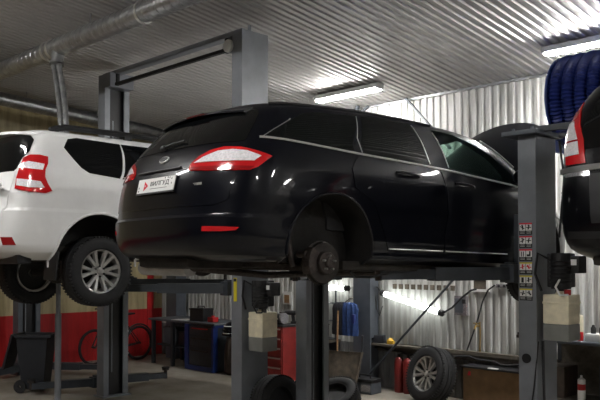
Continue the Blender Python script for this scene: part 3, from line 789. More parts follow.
s3 = Shell(LV, [(-1, 0), (4, 0)], nr=3.0, nf=2.8, bow=.03)
mb = s3.mesh('body', M['mpv_paint']); cuts = []
for x in (0, 2.45):
    for sd in (-1, 1): cuts.append(cut_cyl((x, sd * .82, .36), .38, .24, M['liner']))
boolean(mb, cuts); mb.parent = mpv; smooth(mb, 30)
for sd in (-1, 1):
    T = lambda l, z: (sd * s3.tl(l, z), z)
    X = lambda x, z: (sd * s3.ts(x, z), z)
    G = lambda pts: [(sd * t, z) for t, z in pts]
    lamp = patch(s3, 'tail_lamp', M['lens_red'], G([(.62, .925), (.67, 1.044), (.69, 1.12), (.70, 1.22), (.70, 1.32), (.67, 1.395), (.633, 1.353), (.56, 1.30), (.513, 1.248), (.45, 1.16), (.405, 1.089), (.365, .921)]), mpv, .008, .02, gt=.03, gz=.02)
    patch(s3, 'reversing_lens', M['lens_clear'], G([(.645, .99), (.68, 1.06), (.70, 1.13), (.705, 1.235), (.60, 1.245), (.52, 1.16), (.47, 1.09), (.435, .99)]), lamp, .014, .01, gt=.03, gz=.02)
    patch(s3, 'lens_band', M['lens_darkred'], G([(.66, 1.085), (.66, 1.098), (.47, 1.098), (.465, 1.085)]), lamp, .017, .006)
    patch(s3, 'lower_lens', M['lens_grey'], G([(.61, .835), (.625, .865), (.33, .865), (.32, .832)]), mpv, .010, .02)
    patch(s3, 'side_window', M['privacy'], [X(-.25, 1.05), X(-.15, 1.35), X(.1, 1.48), X(.75, 1.5), X(.78, 1.03)], mpv, .002, .006)
    patch(s3, 'side_window', M['privacy'], [X(.84, 1.03), X(.82, 1.5), X(1.2, 1.48), X(1.8, 1.12), X(1.85, 1.03)], mpv, .002, .006)
    q = MB(); q.ball((1.85, -sd * .95, 1.08), .1, .6, .9, .8); q.bar((1.9, -sd * .82, 1.03), (1.87, -sd * .92, 1.05), .07, .03); q.build('wing_mirror', M['mpv_paint'], mpv)
    q = MB(); pts = [s3.Pz(sd * s3.ts(x, .62), .62) + s3.N(sd * s3.ts(x, .62), .62) * .006 for x in [.5 + 1.4 * k / 10 for k in range(11)]]; q.tube(pts, .014, seg=6); q.build('side_moulding', M['black_plastic'], mpv)
    patch(s3, 'bumper_vent', M['black_plastic'], [T(.35, .395), T(.36, .44), T(.72, .45), T(.74, .40)], mpv, .006, .014)
cz = MB(); rows = []
ls = [-.80 + 1.6 * k / 24 for k in range(25)]
rows = []
for l in ls:
    t = s3.tl(l, .885) if abs(l) > 1e-6 else 0.0001
    p = s3.Pz(t, .885); n = s3.N(t, .885); u = Vector((0, 0, 1))
    rows.append([p + n * .004 - u * .022, p + n * .022 - u * .020, p + n * .024 + u * .016, p + n * .004 + u * .022])
cz.loft(rows); cz.build('chrome_bar', M['bright_steel'], mpv)
tm = patch(s3, 'tailgate', M['mpv_paint'], R(s3, [(-.60, .46), (-.64, .86), (-.655, 1.0), (.655, 1.0), (.64, .86), (.60, .46)]), mpv, .005, .012)
patch(s3, 'rear_glass', M['privacy'], R(s3, [(-.63, 1.02), (-.625, 1.15), (-.54, 1.40), (.54, 1.40), (.625, 1.15), (.63, 1.02)]), mpv, .005, .01)
patch(s3, 'plate_recess', M['black_plastic'], R(s3, [(-.50, .50), (-.53, .84), (.53, .84), (.50, .50)]), tm, .008, .006)
patch(s3, 'windscreen', M['privacy'], fr(s3, [(-.62, 1.05), (-.5, 1.48), (.5, 1.48), (.62, 1.05)]), mpv, .002, .006)
q = MB(); q.lathe([(.001, .05), (.13, .05), (.14, .03), (.14, -.05), (.001, -.05)], org=(0, .74, .36), axis=(0, 1, 0), seg=32); q.build('brake_drum', M['iron'], mpv)
for x, sides in ((0, (-1,)), (2.45, (-1, 1))):
    for sd in sides: add_wheel(mpv, (x, sd * .74, .27), sd, .31, .2, .2)
q = MB(); q.box((1.2, 0, .25), (3.4, 1.2, .08), bev=.03); q.box((1.2, .68, .27), (1.9, .1, .06)); q.box((1.2, -.68, .27), (1.9, .1, .06)); q.build('underbody', M['dirty_under'], mpv)
q = MB(); q.cyl((-.4, .5, .22), (-.4, -.1, .22), .07); q.build('exhaust_silencer', M['iron'], mpv)

# ------------------------------------------------------------------ lifts
def column(parent, x, y, H, face, wx, wy, m=None):
    """C-shaped lift column, open side towards face (+1 = +x); the carriage rides inside"""
    m = m or M['lift_grey']
    t = .022; q = MB(); f = face
    q.box((x - f * (wx / 2 - t / 2), y, H / 2), (t, wy, H))
    for s_ in (-1, 1):
        q.box((x + f * t / 2, y + s_ * (wy / 2 - t / 2), H / 2), (wx - t, t, H)); q.box((x + f * (wx / 2 - t / 2), y + s_ * (wy / 2 - t - .03), H / 2), (t, .06, H))
    q.box((x, y, .012), (wx + .08, wy + .06, .024))
    c = q.build('column', m, parent, smooth=False)
    q = MB().use(M['lift_black']); q.box((x - f * .02, y, H / 2), (wx * .5, wy - .06, H - .05))
    q.build('slide_channel', None, c, smooth=False)
    q = MB(); q.box((x + f * wx * .36, y - wy * .14, H * .5 - .15), (.012, .014, H - 1.0)); q.build('lift_cable', M['lift_grey'], c, smooth=False)
    return c
def carriage(parent, x, y, z, face, arms):
    """arms: list of (dx, dy) tip offsets, pad heights"""
    q = MB(); q.box((x + face * .07, y, z + .22), (.16, .30, .62), bev=.01); q.box((x + face * .16, y, z), (.14, .52, .16), bev=.01)
    c = q.build('carriage', M['lift_dark'], parent)
    for tx, ty, pz, sy in arms:
        q = MB(); p0 = Vector((x + face * .17, y + sy * .18, z)); p1 = Vector((tx, ty, z)); mid = p0 + (p1 - p0) * .62
        q.bar(p0, mid, .13, .115); q.bar(p0 + (p1 - p0) * .4, p1, .10, .085); q.cyl(p0 - Vector((0, 0, .08)), p0 + Vector((0, 0, .1)), .05, seg=14)
        a = q.build('arm', M['lift_dark'], parent, ang=25)
        q = MB(); q.cyl((tx, ty, z - .05), (tx, ty, pz - .04), .028, seg=12); q.cyl((tx, ty, pz - .05), (tx, ty, pz - .018), .055, seg=18); q.build('screw_post', M['iron'], a)
        q = MB(); q.cyl((tx, ty, pz - .02), (tx, ty, pz), .062, seg=18); q.build('lift_pad', M['rubber'], a)
    return c
def power_unit(parent, x, y, zt, zb, col='black', tw=.135):
    """motor on top, translucent oil tank under it, on the outside face of a column"""
    zm = zt - .33
    q = MB().use(M['lift_black']); q.box((x, y, zt - .17), (.17, .20, .30), bev=.02); q.cyl((x + .02, y - .05, zm), (x + .02, y - .05, zt - .02), .085, seg=20)
    q.box((x + .13, y + .03, zt - .12), (.10, .15, .15), bev=.01); q.cyl((x, y, zb + (zm - zb)), (x, y, zm - .06), .05, seg=14)
    for k in range(6): q.lathe([(.085, 0), (.094, .008), (.085, .016)], org=(x + .02, y - .05, zm + .05 + .035 * k), axis=(0, 0, 1), seg=20)
    u = q.build('motor', None, parent)
    q = MB(); q.box((x + .135, y - .048, zt - .10), (.05, .006, .05)); q.build('switch_plate', M['white'], u)
    q = MB(); h = zm - .05 - zb; half = zb + h * .36
    q.use(M['tank_liquid']); q.box((x, y, (zb + half) / 2), (tw * 2, tw * 1.9, half - zb), bev=.014)
    q.use(M['tank']); q.box((x, y, (half + zm - .05) / 2), (tw * 2, tw * 1.9, zm - .05 - half), bev=.014); q.box((x, y, half + (zm - .05 - half) * .72), (tw * 2.08, tw * 1.98, .02), bev=.006)
    q.cyl((x + .02, y - .02, zm - .06), (x + .02, y - .02, zm - .02), .07, r2=.05, seg=16)
    t = q.build('oil_tank', None, parent)
    q = MB(); q.cyl((x + .085, y - .06, zm - .055), (x + .085, y - .06, zm - .005), .030, seg=14); q.build('filler_cap', M['red_paint'] if col == 'red' else M['lift_black'], t)
    q = MB(); q.tube([(x + .05, y - .11, zm + .10), (x + .03, y - .17, zm + .02), (x + .06, y - .15, zm - .05), (x + .11, y - .10, zm - .05)], .010, seg=6); q.build('oil_hose', M['white'] if col == 'red' else M['lift_black'], u)
    q = MB(); q.tube([(x - .05, y - .10, zt - .08), (x - .14, y - .16, zt - .02), (x - .16, y - .17, zt - .20), (x - .10, y - .17, zm - .02)], .013, seg=6); q.build('cable', M['lift_black'], u)
    return u
# left lift, tall with an overhead beam; carries the white car
la = thing('two_post_lift', 'tall grey two-post lift with an overhead beam, carrying the white car', 'car lift', (0, 0, 0), group='two-post lifts')
column(la, -9.69, 5.82, 4.60, 1, .18, .40); cR = column(la, -6.69, 5.82, 4.60, -1, .18, .40)
q = MB(); q.box((-8.19, 5.71, 4.61), (3.02, .05, .055)); q.box((-8.19, 5.75, 4.59), (3.02, .10, .02)); q.box((-9.54, 5.80, 4.50), (.20, .38, .20)); q.box((-6.9, 5.80, 4.52), (.25, .05, .18)); q.cyl((-6.68, 5.8, 4.6), (-6.68, 5.8, 4.69), .022, seg=8)
ob = q.build('overhead_beam', M['lift_grey'], la, smooth=False)
q = MB(); q.bar((-9.36, 5.66, 4.42), (-6.90, 5.66, 4.42), .05, .04); q.box((-6.92, 5.66, 4.47), (.04, .04, .17)); q.box((-9.36, 5.68, 4.49), (.04, .04, .16)); q.build('safety_bar', M['rubber'], ob, smooth=False)
q = MB(); q.lathe([(.001, 0), (.075, 0), (.075, .03), (.001, .03)], org=(-6.83, 5.62, 4.44), axis=(0, -1, 0), seg=24); q.build('cable_pulley', M['white'], ob)
zsup = 1.487 + .44
carriage(la, -9.69, 5.82, 1.62, 1, [(-8.83, 4.70, zsup, -1), (-8.83, 7.2, zsup, 1)])
carriage(la, -6.69, 5.82, 1.62, -1, [(-7.92, 4.80, zsup, -1), (-7.92, 7.2, zsup, 1)])
power_unit(la, -6.44, 5.80, 1.74, .92, tw=.12)
q = MB().use(M['yellow']); q.box((-6.71, 5.617, 1.61), (.055, .004, .27)); q.use(M['ink']); q.box((-6.71, 5.614, 1.72), (.045, .003, .035)); q.build('warning_label', None, cR, smooth=False)
# middle lift, low, floor plate; carries the black estate car
lb = thing('two_post_lift', 'grey two-post lift with pictogram labels on its near column, carrying the black estate', 'car lift', (0, 0, 0), group='two-post lifts')
BX0, BX1, BY, BH = -6.17, -3.345, 6.33, 3.05
column(lb, BX0, BY, BH - .15, 1, .17, .37); cB = column(lb, BX1, BY, BH, -1, .17, .37)
q = MB(); q.box(((BX0 + BX1) / 2, BY, .02), (BX1 - BX0 - .2, .30, .04), bev=.01); q.build('floor_plate', M['lift_dark'], lb)
q = MB(); q.box((BX1 - .03, BY - .02, BH + .022), (.34, .50, .04), bev=.006)
for x, y in ((-.13, -.18), (.06, -.20), (.07, .12), (-.12, .14)): q.cyl((BX1 + x, BY + y, BH + .04), (BX1 + x, BY + y, BH + .075), .014, seg=8)
tp = q.build('top_plate', M['slate'], lb)
q = MB(); q.bar((BX1 + .05, BY - .12, BH + .055), (BX1 + .62, BY - .05, BH + .065), .06, .05); q.bar((BX1 + .05, BY + .16, BH + .03), (BX1 + .45, BY + .2, BH + .02), .06, .03); q.build('top_bracket', M['lift_dark'], tp)
q = MB(); q.tube([(BX1 + .12, BY + .19, BH - .02), (BX1 + .15, BY + .22, BH - .35), (BX1 + .11, BY + .2, BH - .9)], .010, seg=6); q.tube([(BX1 + .40, BY + .1, BH), (BX1 + .27, BY + .25, BH - .22), (BX1 + .13, BY + .22, BH - .50)], .012, seg=6); q.build('hydraulic_hose', M['lift_black'], lb)
SZ = 1.639 + .235
carriage(lb, BX0, BY, 1.80, 1, [(-5.15, 5.05, SZ + .02, -1), (-5.12, 7.15, SZ - .02, 1)])
carriage(lb, BX1, BY, 1.83, -1, [(-3.98, 4.86, SZ + .06, -1), (-3.85, 7.15, SZ + .02, 1)])
q = MB(); q.ball((BX1 - .26, BY - .26, 1.80), .055, 1.2, 1, .6); q.build('arm_lock', M['red_paint'], lb)
power_unit(lb, BX1 + .235, BY - .02, 2.03, 1.25, 'red', .118)
q = MB(); q.cyl((BX1 - .01, BY - .184, 1.085), (BX1 - .01, BY - .196, 1.085), .042, seg=24); q.build('access_cap', M['rubber'], cB)
# pictogram labels
for k in range(6):
    z = 2.225 - .116 * k; y = BY - .1865; x = BX1 - .012
    q = MB().use(M['ink']); q.box((x, y, z), (.124, .003, .104)); q.use(M['white']); q.box((x - .031, y - .002, z + .012), (.056, .003, .056)); q.box((x + .031, y - .002, z + .012), (.056, .003, .056))
    q.use(M['logo_red'] if k < 3 else M['yellow']); q.box((x, y - .002, z + .046), (.122, .003, .012))
    q.use(M['white'])
    for r_ in range(2):
        for s_ in (-1, 1): q.box((x + s_ * .031, y - .002, z - .026 - .012 * r_), (.044, .002, .003))
    q.use(M['ink'] if k != 3 else M['logo_red'])
    rnd = random.Random(k)
    for s_ in (-1, 1):
        cx = x + s_ * .031
        if k == 4 and s_ < 0: q.box((cx, y - .004, z + .012), (.022, .003, .046))
        elif k == 2 and s_ > 0: q.box((cx - .002, y - .004, z - .002), (.036, .003, .018)); q.box((cx + .010, y - .004, z + .018), (.014, .003, .034))
        elif k == 2: q.box((cx - .010, y - .004, z + .01), (.008, .003, .044)); q.box((cx + .010, y - .004, z + .01), (.008, .003, .044))
        else:
            q.box((cx, y - .004, z + .012), (.046, .003, .007), M=Matrix.Rotation(rnd.uniform(-.7, .7), 3, 'Y')); q.box((cx + rnd.uniform(-.006, .006), y - .004, z + .012), (.011, .003, .038), M=Matrix.Rotation(rnd.uniform(-.5, .5), 3, 'Y'))
            q.cyl((cx + rnd.uniform(-.008, .008), y - .003, z + .030), (cx + .002, y - .006, z + .030), .007, seg=10)
    q.build('pictogram_label', None, cB, smooth=False)
q = MB(); q.tube([(BX1 + .10, BY - .10, 1.24), (BX1 + .115, BY - .12, .95), (BX1 + .13, BY - .14, .7), (BX1 + .10, BY - .16, .30), (BX1 + .03, BY - .22, .03)], .012, seg=8); q.tube([(BX1 + .095, BY - .17, 1.24), (BX1 + .06, BY - .198, .8), (BX1 + .0, BY - .2, .45), (BX1 - .02, BY - .2, .05)], .006, seg=6)
q.build('power_cable', M['lift_black'], cB)
# right lift under the people carrier
lc = thing('two_post_lift', 'grey two-post lift outside the right edge, carrying the black people carrier', 'car lift', (0, 0, 0), group='two-post lifts')
column(lc, -2.86, 7.12, 3.0, 1, .17, .37); column(lc, .05, 7.12, 3.0, -1, .17, .37)
carriage(lc, -2.86, 7.12, 1.80, 1, [(-2.43, 6.0, 1.925, -1), (-2.41, 7.75, 1.925, 1)]); carriage(lc, .05, 7.12, 1.80, -1, [(-1.09, 6.0, 1.925, -1), (-1.09, 7.75, 1.925, 1)])
# far-left lift standing idle, arms lowered
ld = thing('two_post_lift', 'dark idle two-post lift by the red and cream wall, arms lowered to the floor', 'car lift', (0, 0, 0), group='two-post lifts')
column(ld, -12.62, 5.90, 2.85, 1, .20, .40, M['slate']); column(ld, -10.02, 6.02, 2.85, -1, .16, .34, M['slate'])
carriage(ld, -12.62, 5.90, .14, 1, [(-12.0, 4.75, .27, -1), (-11.45, 6.75, .27, 1)]); carriage(ld, -10.02, 6.02, .14, -1, [(-10.48, 4.98, .24, -1), (-10.0, 6.95, .27, 1)])
# ------------------------------------------------------------------ ducts, lamps, hose reel
DY = 4.60; DZ = 4.655
t = thing('ventilation_duct', 'long round galvanised duct crossing the whole ceiling above the cars', 'duct', (0, DY, DZ))
q = MB(); prof = []; x = LW + .02
while x < RW - .05: prof += [(.118, x), (.118, x + .11), (.122, x + .115), (.122, x + .125)]; x += .13
q.lathe(prof, axis=(1, 0, 0), seg=32); q.build('duct_pipe', M['galv'], t)
for x in (-9.26, -9.12, -7.05, -4.6, -11.6):
    q = MB(); q.lathe([(.116, -.02), (.130, -.02), (.130, .02), (.116, .02)], org=(x, 0, 0), axis=(1, 0, 0), seg=32, closed_prof=True); q.build('duct_collar', M['bright_steel'], t)
for x in (-11.0, -8.2, -5.4, -2.6):
    q = MB(); q.box((x, 0, .20), (.03, .012, .16)); q.build('duct_hanger', M['galv'], t)
q = MB(); q.cyl((-8.98, -.02, -.08), (-8.94, -.05, -.24), .085, r2=.07, seg=20); q.lathe([(.075, 0), (.092, .0), (.092, .04), (.075, .04)], org=(-8.945, -.045, -.20), axis=(.2, -.2, -1), seg=20); q.build('duct_branch', M['galv'], t)
t2 = thing('exhaust_hose', 'pair of grey flexible hoses hanging from the duct branch behind the white car', 'hose', (-8.94, DY - .06, DZ - .243))
for dx in (-.045, .045):
    q = MB(); pts = []
    for k in range(40):
        v = k / 39; pts.append((dx + .30 * v + .04 * math.sin(v * 3), -.05 * v + dx * .3, -.0 - .92 * v))
    q.tube(pts, .035, seg=10, radii=[.030 + .006 * (k % 2) for k in range(40)]); q.build('hose', M['galv'], t2)
t = thing('ventilation_duct', 'round galvanised duct running along the cream left wall under the roof slope', 'duct', (-12.30, 0, 0))
q = MB(); p0 = Vector((0, 4.92, 4.622)); p1 = Vector((0, 8.9, 4.375)); d = (p1 - p0); L = d.length; prof = []; x = 0
while x < L: prof += [(.113, x), (.113, x + .10), (.117, x + .105), (.117, x + .115)]; x += .12
q.lathe(prof, org=p0, axis=d, seg=28); q.build('duct_pipe', M['galv'], t)
for v in (.2, .6, .9):
    p = p0 + d * v; q = MB(); q.box((0, p.y, p.z + .14), (.03, .012, .16)); q.build('duct_hanger', M['galv'], t)
q = MB(); p = p0 + d * .52; q.tube([p + Vector((.10, 0, .05)), p + Vector((.16, .0, .14)), p + Vector((.14, .06, .18))], .016, seg=8); q.build('pipe_stub', M['bright_steel'], t)

def strip_lamp(label, c, L, rz=0.0, name='fluorescent_lamp', m=None, group='ceiling strip lamps', w=.15):
    o = thing(name, label, 'lamp', c, rz, 0, group)
    if rz: o.rotation_euler = (0, math.atan(PITCH), rz)
    q = MB(); q.box((0, 0, .022), (L, w, .045), bev=.008); q.box((0, -w / 2 + .006, -.008), (L, .012, .03)); q.box((0, w / 2 - .006, -.008), (L, .012, .03)); q.build('lamp_housing', M['lamp_body'], o)
    for dy in (-.03, .03):
        q = MB(); q.cyl((-L / 2 + .03, dy, -.028), (L / 2 - .03, dy, -.028), .026, seg=12); q.build('light_tube', m or M['tube_light'], o)
    for s_ in (-1, 1): q = MB(); q.box((s_ * (L / 2 - .015), 0, -.01), (.03, w, .055), bev=.006); q.build('lamp_holder', M['lamp_body'], o)
    return o
LYY = 8.33; LZ = ceil_z(LYY) - .080
strip_lamp('fluorescent ceiling lamp glowing above the black estate car roof', (-7.40, LYY, LZ), 1.24)
strip_lamp('fluorescent ceiling lamp glowing above the blue hose reel', (-3.55, LYY, LZ), 1.5)
for k, (x, y) in enumerate(((-8.6, 1.4), (-1.9, LYY), (2.4, 1.6), (1.6, LYY), (2.8, 5.0), (-4.4, .4), (-1.6, -3.2), (4.9, LYY))):
    strip_lamp(['fluorescent ceiling lamp behind the white car tail, outside the frame', 'fluorescent ceiling lamp in line with the one above the hose reel, just outside the frame', 'fluorescent ceiling lamp to the right of the camera, outside the frame', 'fluorescent ceiling lamp over the people carrier bonnet, outside the frame', 'fluorescent ceiling lamp right of the people carrier, outside the frame', 'fluorescent ceiling lamp behind the black estate tail, outside the frame', 'fluorescent ceiling lamp straight behind the camera', 'fluorescent ceiling lamp in the right back corner, outside the frame'][k], (x, y, ceil_z(y) - .080), 1.4, 0)
def wall_lamp(label, p0, p1):
    o = thing('wall_lamp', label, 'lamp', (Vector(p0) + Vector(p1)) / 2); c = o.location; a = Vector(p0) - c; b_ = Vector(p1) - c; d = (b_ - a).normalized()
    q = MB(); q.cyl(a + d * .05, b_ - d * .05, .042, seg=18); q.build('light_tube', M['tube_low'], o)
    for p, s_ in ((a, 1), (b_, -1)): q = MB(); q.cyl(p, p + d * .07 * s_, .046, seg=18); q.build('end_cap', M['lift_black'], o)
    q = MB(); q.bar(a + Vector((0, .055, 0)), b_ + Vector((0, .055, 0)), .07, .02); q.build('lamp_housing', M['lamp_body'], o)
    o['group'] = 'low wall lamps'; return o
wall_lamp('slanting fluorescent lamp hung low on the back wall above the spare wheel', (-7.36, 9.06, 1.45), (-6.24, 9.06, 1.19))
wall_lamp('level fluorescent lamp low on the back wall left of the steel column', (-9.05, 9.06, 1.50), (-8.03, 9.06, 1.50))
rl = thing('hose_reel', 'big drum of coiled blue corrugated hose hung under the ceiling', 'hose reel', (-3.60, 7.45, 3.57))
for k in range(8):
    x = .075 + .128 * k; q = MB(); n = 150; pts = []; rad = []
    for i in range(n):
        a = 2 * PI * i / n; pts.append((x, math.cos(a) * .405, math.sin(a) * .405)); rad.append(.062 + (.007 if i % 2 else -.009))
    q.tube(pts, .06, seg=12, closed=True, radii=rad + [rad[0]]); q.build('hose_coil', M['blue_hose'], rl, ang=60)
q = MB(); q.cyl((.0, 0, 0), (1.1, 0, 0), .36, seg=40); q.build('drum', M['blue'], rl)
for x in (0, 1.1): q = MB(); q.lathe([(.06, x - .012), (.46, x - .012), (.465, x), (.46, x + .012), (.06, x + .012)], axis=(1, 0, 0), seg=48, closed_prof=True); q.build('drum_flange', M['blue'], rl)
q = MB(); q.box((-.06, .16, -.40), (.05, .5, .24), bev=.01); q.box((-.06, .05, -.2), (.05, .10, .5)); q.box((1.16, .05, -.2), (.05, .10, .5)); q.box((.55, .2, -.50), (1.25, .12, .05)); q.cyl((-.09, 0, 0), (1.19, 0, 0), .05, seg=14)
for x in (.05, 1.05): q.bar((x, .2, -.51), (x, 1.71, -.51), .05, .05); q.bar((x, .5, -.53), (x, 1.70, -1.05), .035, .035)
q.build('reel_frame', M['blue'], rl, smooth=False)
q = MB(); q.bar((-6.90, 9.08, 4.36), (-6.42, 8.98, 3.90), .035, .03); q.bar((-6.42, 8.98, 3.90), (-6.0, 8.9, 3.5), .035, .03)
tag(q.build('roof_brace', M['lift_dark'], smooth=False), 'thin dark diagonal brace from the ceiling edge behind the black estate', 'brace')
q = MB(); q.bar((-7.80, 9.02, 4.20), (-7.80, 9.02, 4.37), .05, .05); q.bar((-7.80, 9.0, 4.20), (-7.56, 9.0, 4.33), .03, .03); tag(q.build('pipe_bracket', M['lift_dark'], smooth=False), 'small dark bracket at the top of the back wall above the car roof', 'bracket')

# ------------------------------------------------------------------ back wall, from the corner to the right
t = thing('bicycle', 'dark bicycle leaning by the red wall behind the tall lift column', 'bicycle', (-12.80, 8.26, 0), PI / 2)   # rear axle at origin, front towards -x local
t.rotation_euler = (0, 0, PI / 2 + .12)
for x in (0, -1.05):
    q = MB(); q.lathe([(.312 + .027 * math.cos(a), .027 * math.sin(a)) for a in [2 * PI * k / 8 for k in range(9)]], org=(x, 0, .335), axis=(0, 1, 0), seg=40)
    w = q.build('tyre', M['rubber'], t)
    q = MB(); q.lathe([(.292, -.01), (.300, 0), (.292, .01), (.285, 0)], org=(x, 0, .335), axis=(0, 1, 0), seg=40, closed_prof=True)
    for k in range(18): a = 2 * PI * k / 18; q.cyl((x, 0, .335), (x + math.cos(a) * .288, 0, .335 + math.sin(a) * .288), .0018, seg=4)
    q.cyl((x, -.05, .335), (x, .05, .335), .022, seg=12); q.build('spoked_rim', M['iron'], w)
q = MB()
for a, c, r in (((-.42, 0, .28), (-.30, 0, .78), .016), ((-.42, 0, .28), (-.86, 0, .76), .018), ((-.31, 0, .74), (-.84, 0, .84), .016), ((-.86, 0, .72), (-.83, 0, .88), .02), ((0, .05, .335), (-.42, .03, .28), .01), ((0, -.05, .335), (-.42, -.03, .28), .01), ((0, .05, .335), (-.31, .02, .72), .009), ((0, -.05, .335), (-.31, -.02, .72), .009), ((-1.05, .055, .335), (-.88, .04, .68), .013), ((-1.05, -.055, .335), (-.88, -.04, .68), .013), ((-.88, -.04, .68), (-.86, 0, .74), .016), ((-.88, .04, .68), (-.86, 0, .74), .016)): q.cyl(a, c, r, seg=10)
q.build('frame', M['lift_black'], t)
q = MB(); q.cyl((-.30, 0, .76), (-.28, 0, .90), .013, seg=8); q.loft([[(-.14, -.07, .93), (-.14, .07, .93), (-.14, .06, .90), (-.14, -.06, .90)], [(-.26, -.06, .925), (-.26, .06, .925), (-.26, .05, .89), (-.26, -.05, .89)], [(-.42, -.02, .925), (-.42, .02, .925), (-.42, .015, .90), (-.42, -.015, .90)]]); q.build('saddle', M['rubber'], t)
q = MB(); q.tube([(-.80, -.30, 1.02), (-.84, -.20, 1.03), (-.85, 0, .98), (-.84, .20, 1.03), (-.80, .30, 1.02)], .013, seg=8); q.cyl((-.83, 0, .86), (-.85, 0, .98), .014, seg=8); q.build('handlebar', M['lift_black'], t)
q = MB(); pts = [(math.cos(math.radians(a)) * .365, 0, .335 + math.sin(math.radians(a)) * .365) for a in range(20, 172, 8)]; q.tube(pts, .018, seg=6); q.build('mudguard', M['lift_black'], t)
q = MB(); q.lathe([(.05, -.004), (.09, -.004), (.09, .004), (.05, .004)], org=(-.42, -.04, .28), axis=(0, 1, 0), seg=24, closed_prof=True); q.bar((-.42, -.06, .28), (-.30, -.06, .16), .014, .02); q.bar((-.42, .06, .28), (-.54, .06, .40), .014, .02); q.build('crank', M['bright_steel'], t)
q = MB(); q.box((.335, 0, .32), (.012, .05, .09)); q.build('reflector', M['white'], t)

t = thing('workbench', 'blue steel workbench with dark drawers and a thin grey top, by the back wall', 'workbench', (-11.0, 8.55, 0))
q = MB(); q.box((-.30, 0, .835), (2.0, .80, .035), bev=.004); q.build('worktop', M['slate'], t)
q = MB(); q.box((.30, 0, .41), (.72, .74, .78)); q.build('cabinet', M['lift_dark'], t, smooth=False)
q = MB(); q.box((-.10, -.34, .41), (.11, .10, .80)); q.box((.64, -.34, .41), (.05, .10, .80)); q.box((.27, -.385, .05), (.74, .03, .08)); q.box((.66, 0, .80), (.04, .74, .05)); q.build('blue_frame', M['blue'], t, smooth=False)
for k, (z, h) in enumerate(((.70, .15), (.52, .17), (.26, .32))):
    q = MB(); q.box((.29, -.378, z), (.62, .02, h - .02), bev=.004); dd = q.build('drawer', M['lift_dark'], t)
    q = MB(); q.box((.29, -.398, z + h * .3), (.44, .022, .018)); q.build('drawer_handle', M['red_paint'] if k == 0 else M['iron'], dd)
for x in (-1.22, -.60):
    
    for y in (-.33, .33): q = MB(); q.box((x, y, .41), (.06, .06, .82)); q.build('leg', M['lift_dark'], t, smooth=False)
q = MB(); q.box((-.66, .05, .35), (1.15, .6, .025)); q.build('lower_shelf', M['lift_dark'], t, smooth=False)
for x, y, s_, nm, lb, mm in ((-11.5, 8.5, .24, 'crate', 'small dark crate on the lower shelf of the blue workbench', 'lift_black'), (-11.95, 8.55, .30, 'crate', 'grey crate at the left end of the workbench lower shelf', 'slate')):
    q = MB(); q.box((x, y, .365 + s_ / 2), (s_ * 1.3, s_, s_), bev=.01); q.box((x, y, .365 + s_ * 1.02), (s_ * 1.36, s_ * 1.06, .03), bev=.006); tag(q.build(nm, M[mm]), lb, 'crate')
q = MB(); q.box((0, 0, .10), (.36, .24, .20), bev=.012); 
tb = thing('toolbox', 'black toolbox with handle standing on the blue workbench', 'toolbox', (-10.98, 8.40, .853), .1)
q.build('box', M['lift_black'], tb); q = MB(); q.box((0, 0, .215), (.38, .25, .035), bev=.01); l_ = q.build('lid', M['lift_black'], tb); q = MB(); q.tube([(-.09, 0, .23), (-.08, 0, .265), (.08, 0, .265), (.09, 0, .23)], .010, seg=8); q.build('handle', M['iron'], l_)
q = MB(); q.box((-10.62, 8.38, .853 + .045), (.17, .12, .09), bev=.02); q.cyl((-10.62, 8.38, .94), (-10.62, 8.38, .97), .03, seg=12); tag(q.build('funnel_can', M['red_paint']), 'small red can beside the black toolbox on the workbench', 'can')
q = MB(); q.box((-11.42, 8.30, .857), (.34, .22, .006), rz=.3); q.box((-11.35, 8.34, .8635), (.30, .21, .006), rz=-.1); tag(q.build('papers', M['paper'], smooth=False), 'loose white papers left of the black toolbox on the workbench', 'papers')

t = thing('duffel_bag', 'tall dark brown bag standing beside the near tall lift column', 'bag', (-10.05, 8.35, 0))
q = MB(); rings = []
for z, rx, ry in ((0, .10, .10), (.04, .15, .14), (.25, .17, .15), (.45, .15, .14), (.58, .11, .11), (.63, .12, .11)):
    rings.append([(rx * math.cos(2 * PI * k / 18) * (1 + .08 * math.sin(5 * k + z * 9)) + .04 * math.sin(z * 5), ry * math.sin(2 * PI * k / 18) * (1 + .06 * math.cos(4 * k)), z) for k in range(18)])
q.loft(rings); q.build('bag_body', M['brown_leather'], t)
q = MB(); q.tube([(.12, -.1, .55), (.20, -.14, .4), (.19, -.13, .2), (.14, -.11, .1)], .014, seg=6); q.build('strap', M['brown_leather'], t)
t = thing('helmet', 'glossy black helmet resting on top of the tall brown bag', 'helmet', (-10.05, 8.33, .635))
q = MB(); q.ball((0, 0, .13), .135, 1, 1.08, 1.0, 24); q.box((0, 0, .05), (.22, .24, .06), bev=.02); q.build('shell', M['black_paint'], t)
q = MB(); q.tube([(.137 * math.sin(a), -.145 * math.cos(a), .12) for a in [math.radians(x) for x in range(-60, 100, 8)]], .024, seg=8); q.build('visor', M['privacy'], t)
q = MB(); q.tube([(.12 * math.sin(a), -.13 * math.cos(a), .19) for a in [math.radians(x) for x in range(-70, 120, 10)]], .008, seg=6); q.tube([(.135 * math.sin(a), -.145 * math.cos(a), .07) for a in [math.radians(x) for x in range(-40, 120, 10)]], .008, seg=6); q.build('trim', M['white'], t)  # white bands drawn as the curved highlights on the glossy shell

t = thing('notice', 'small white framed notice with a brown picture on the back wall', 'notice', (-9.53, 9.15, 1.29))
q = MB(); q.box((0, 0, 0), (.20, .015, .22)); q.build('board', M['white'], t, smooth=False); q = MB(); q.box((-.0, -.010, -.015), (.12, .006, .14)); q.build('picture', M['wood'], t, smooth=False)

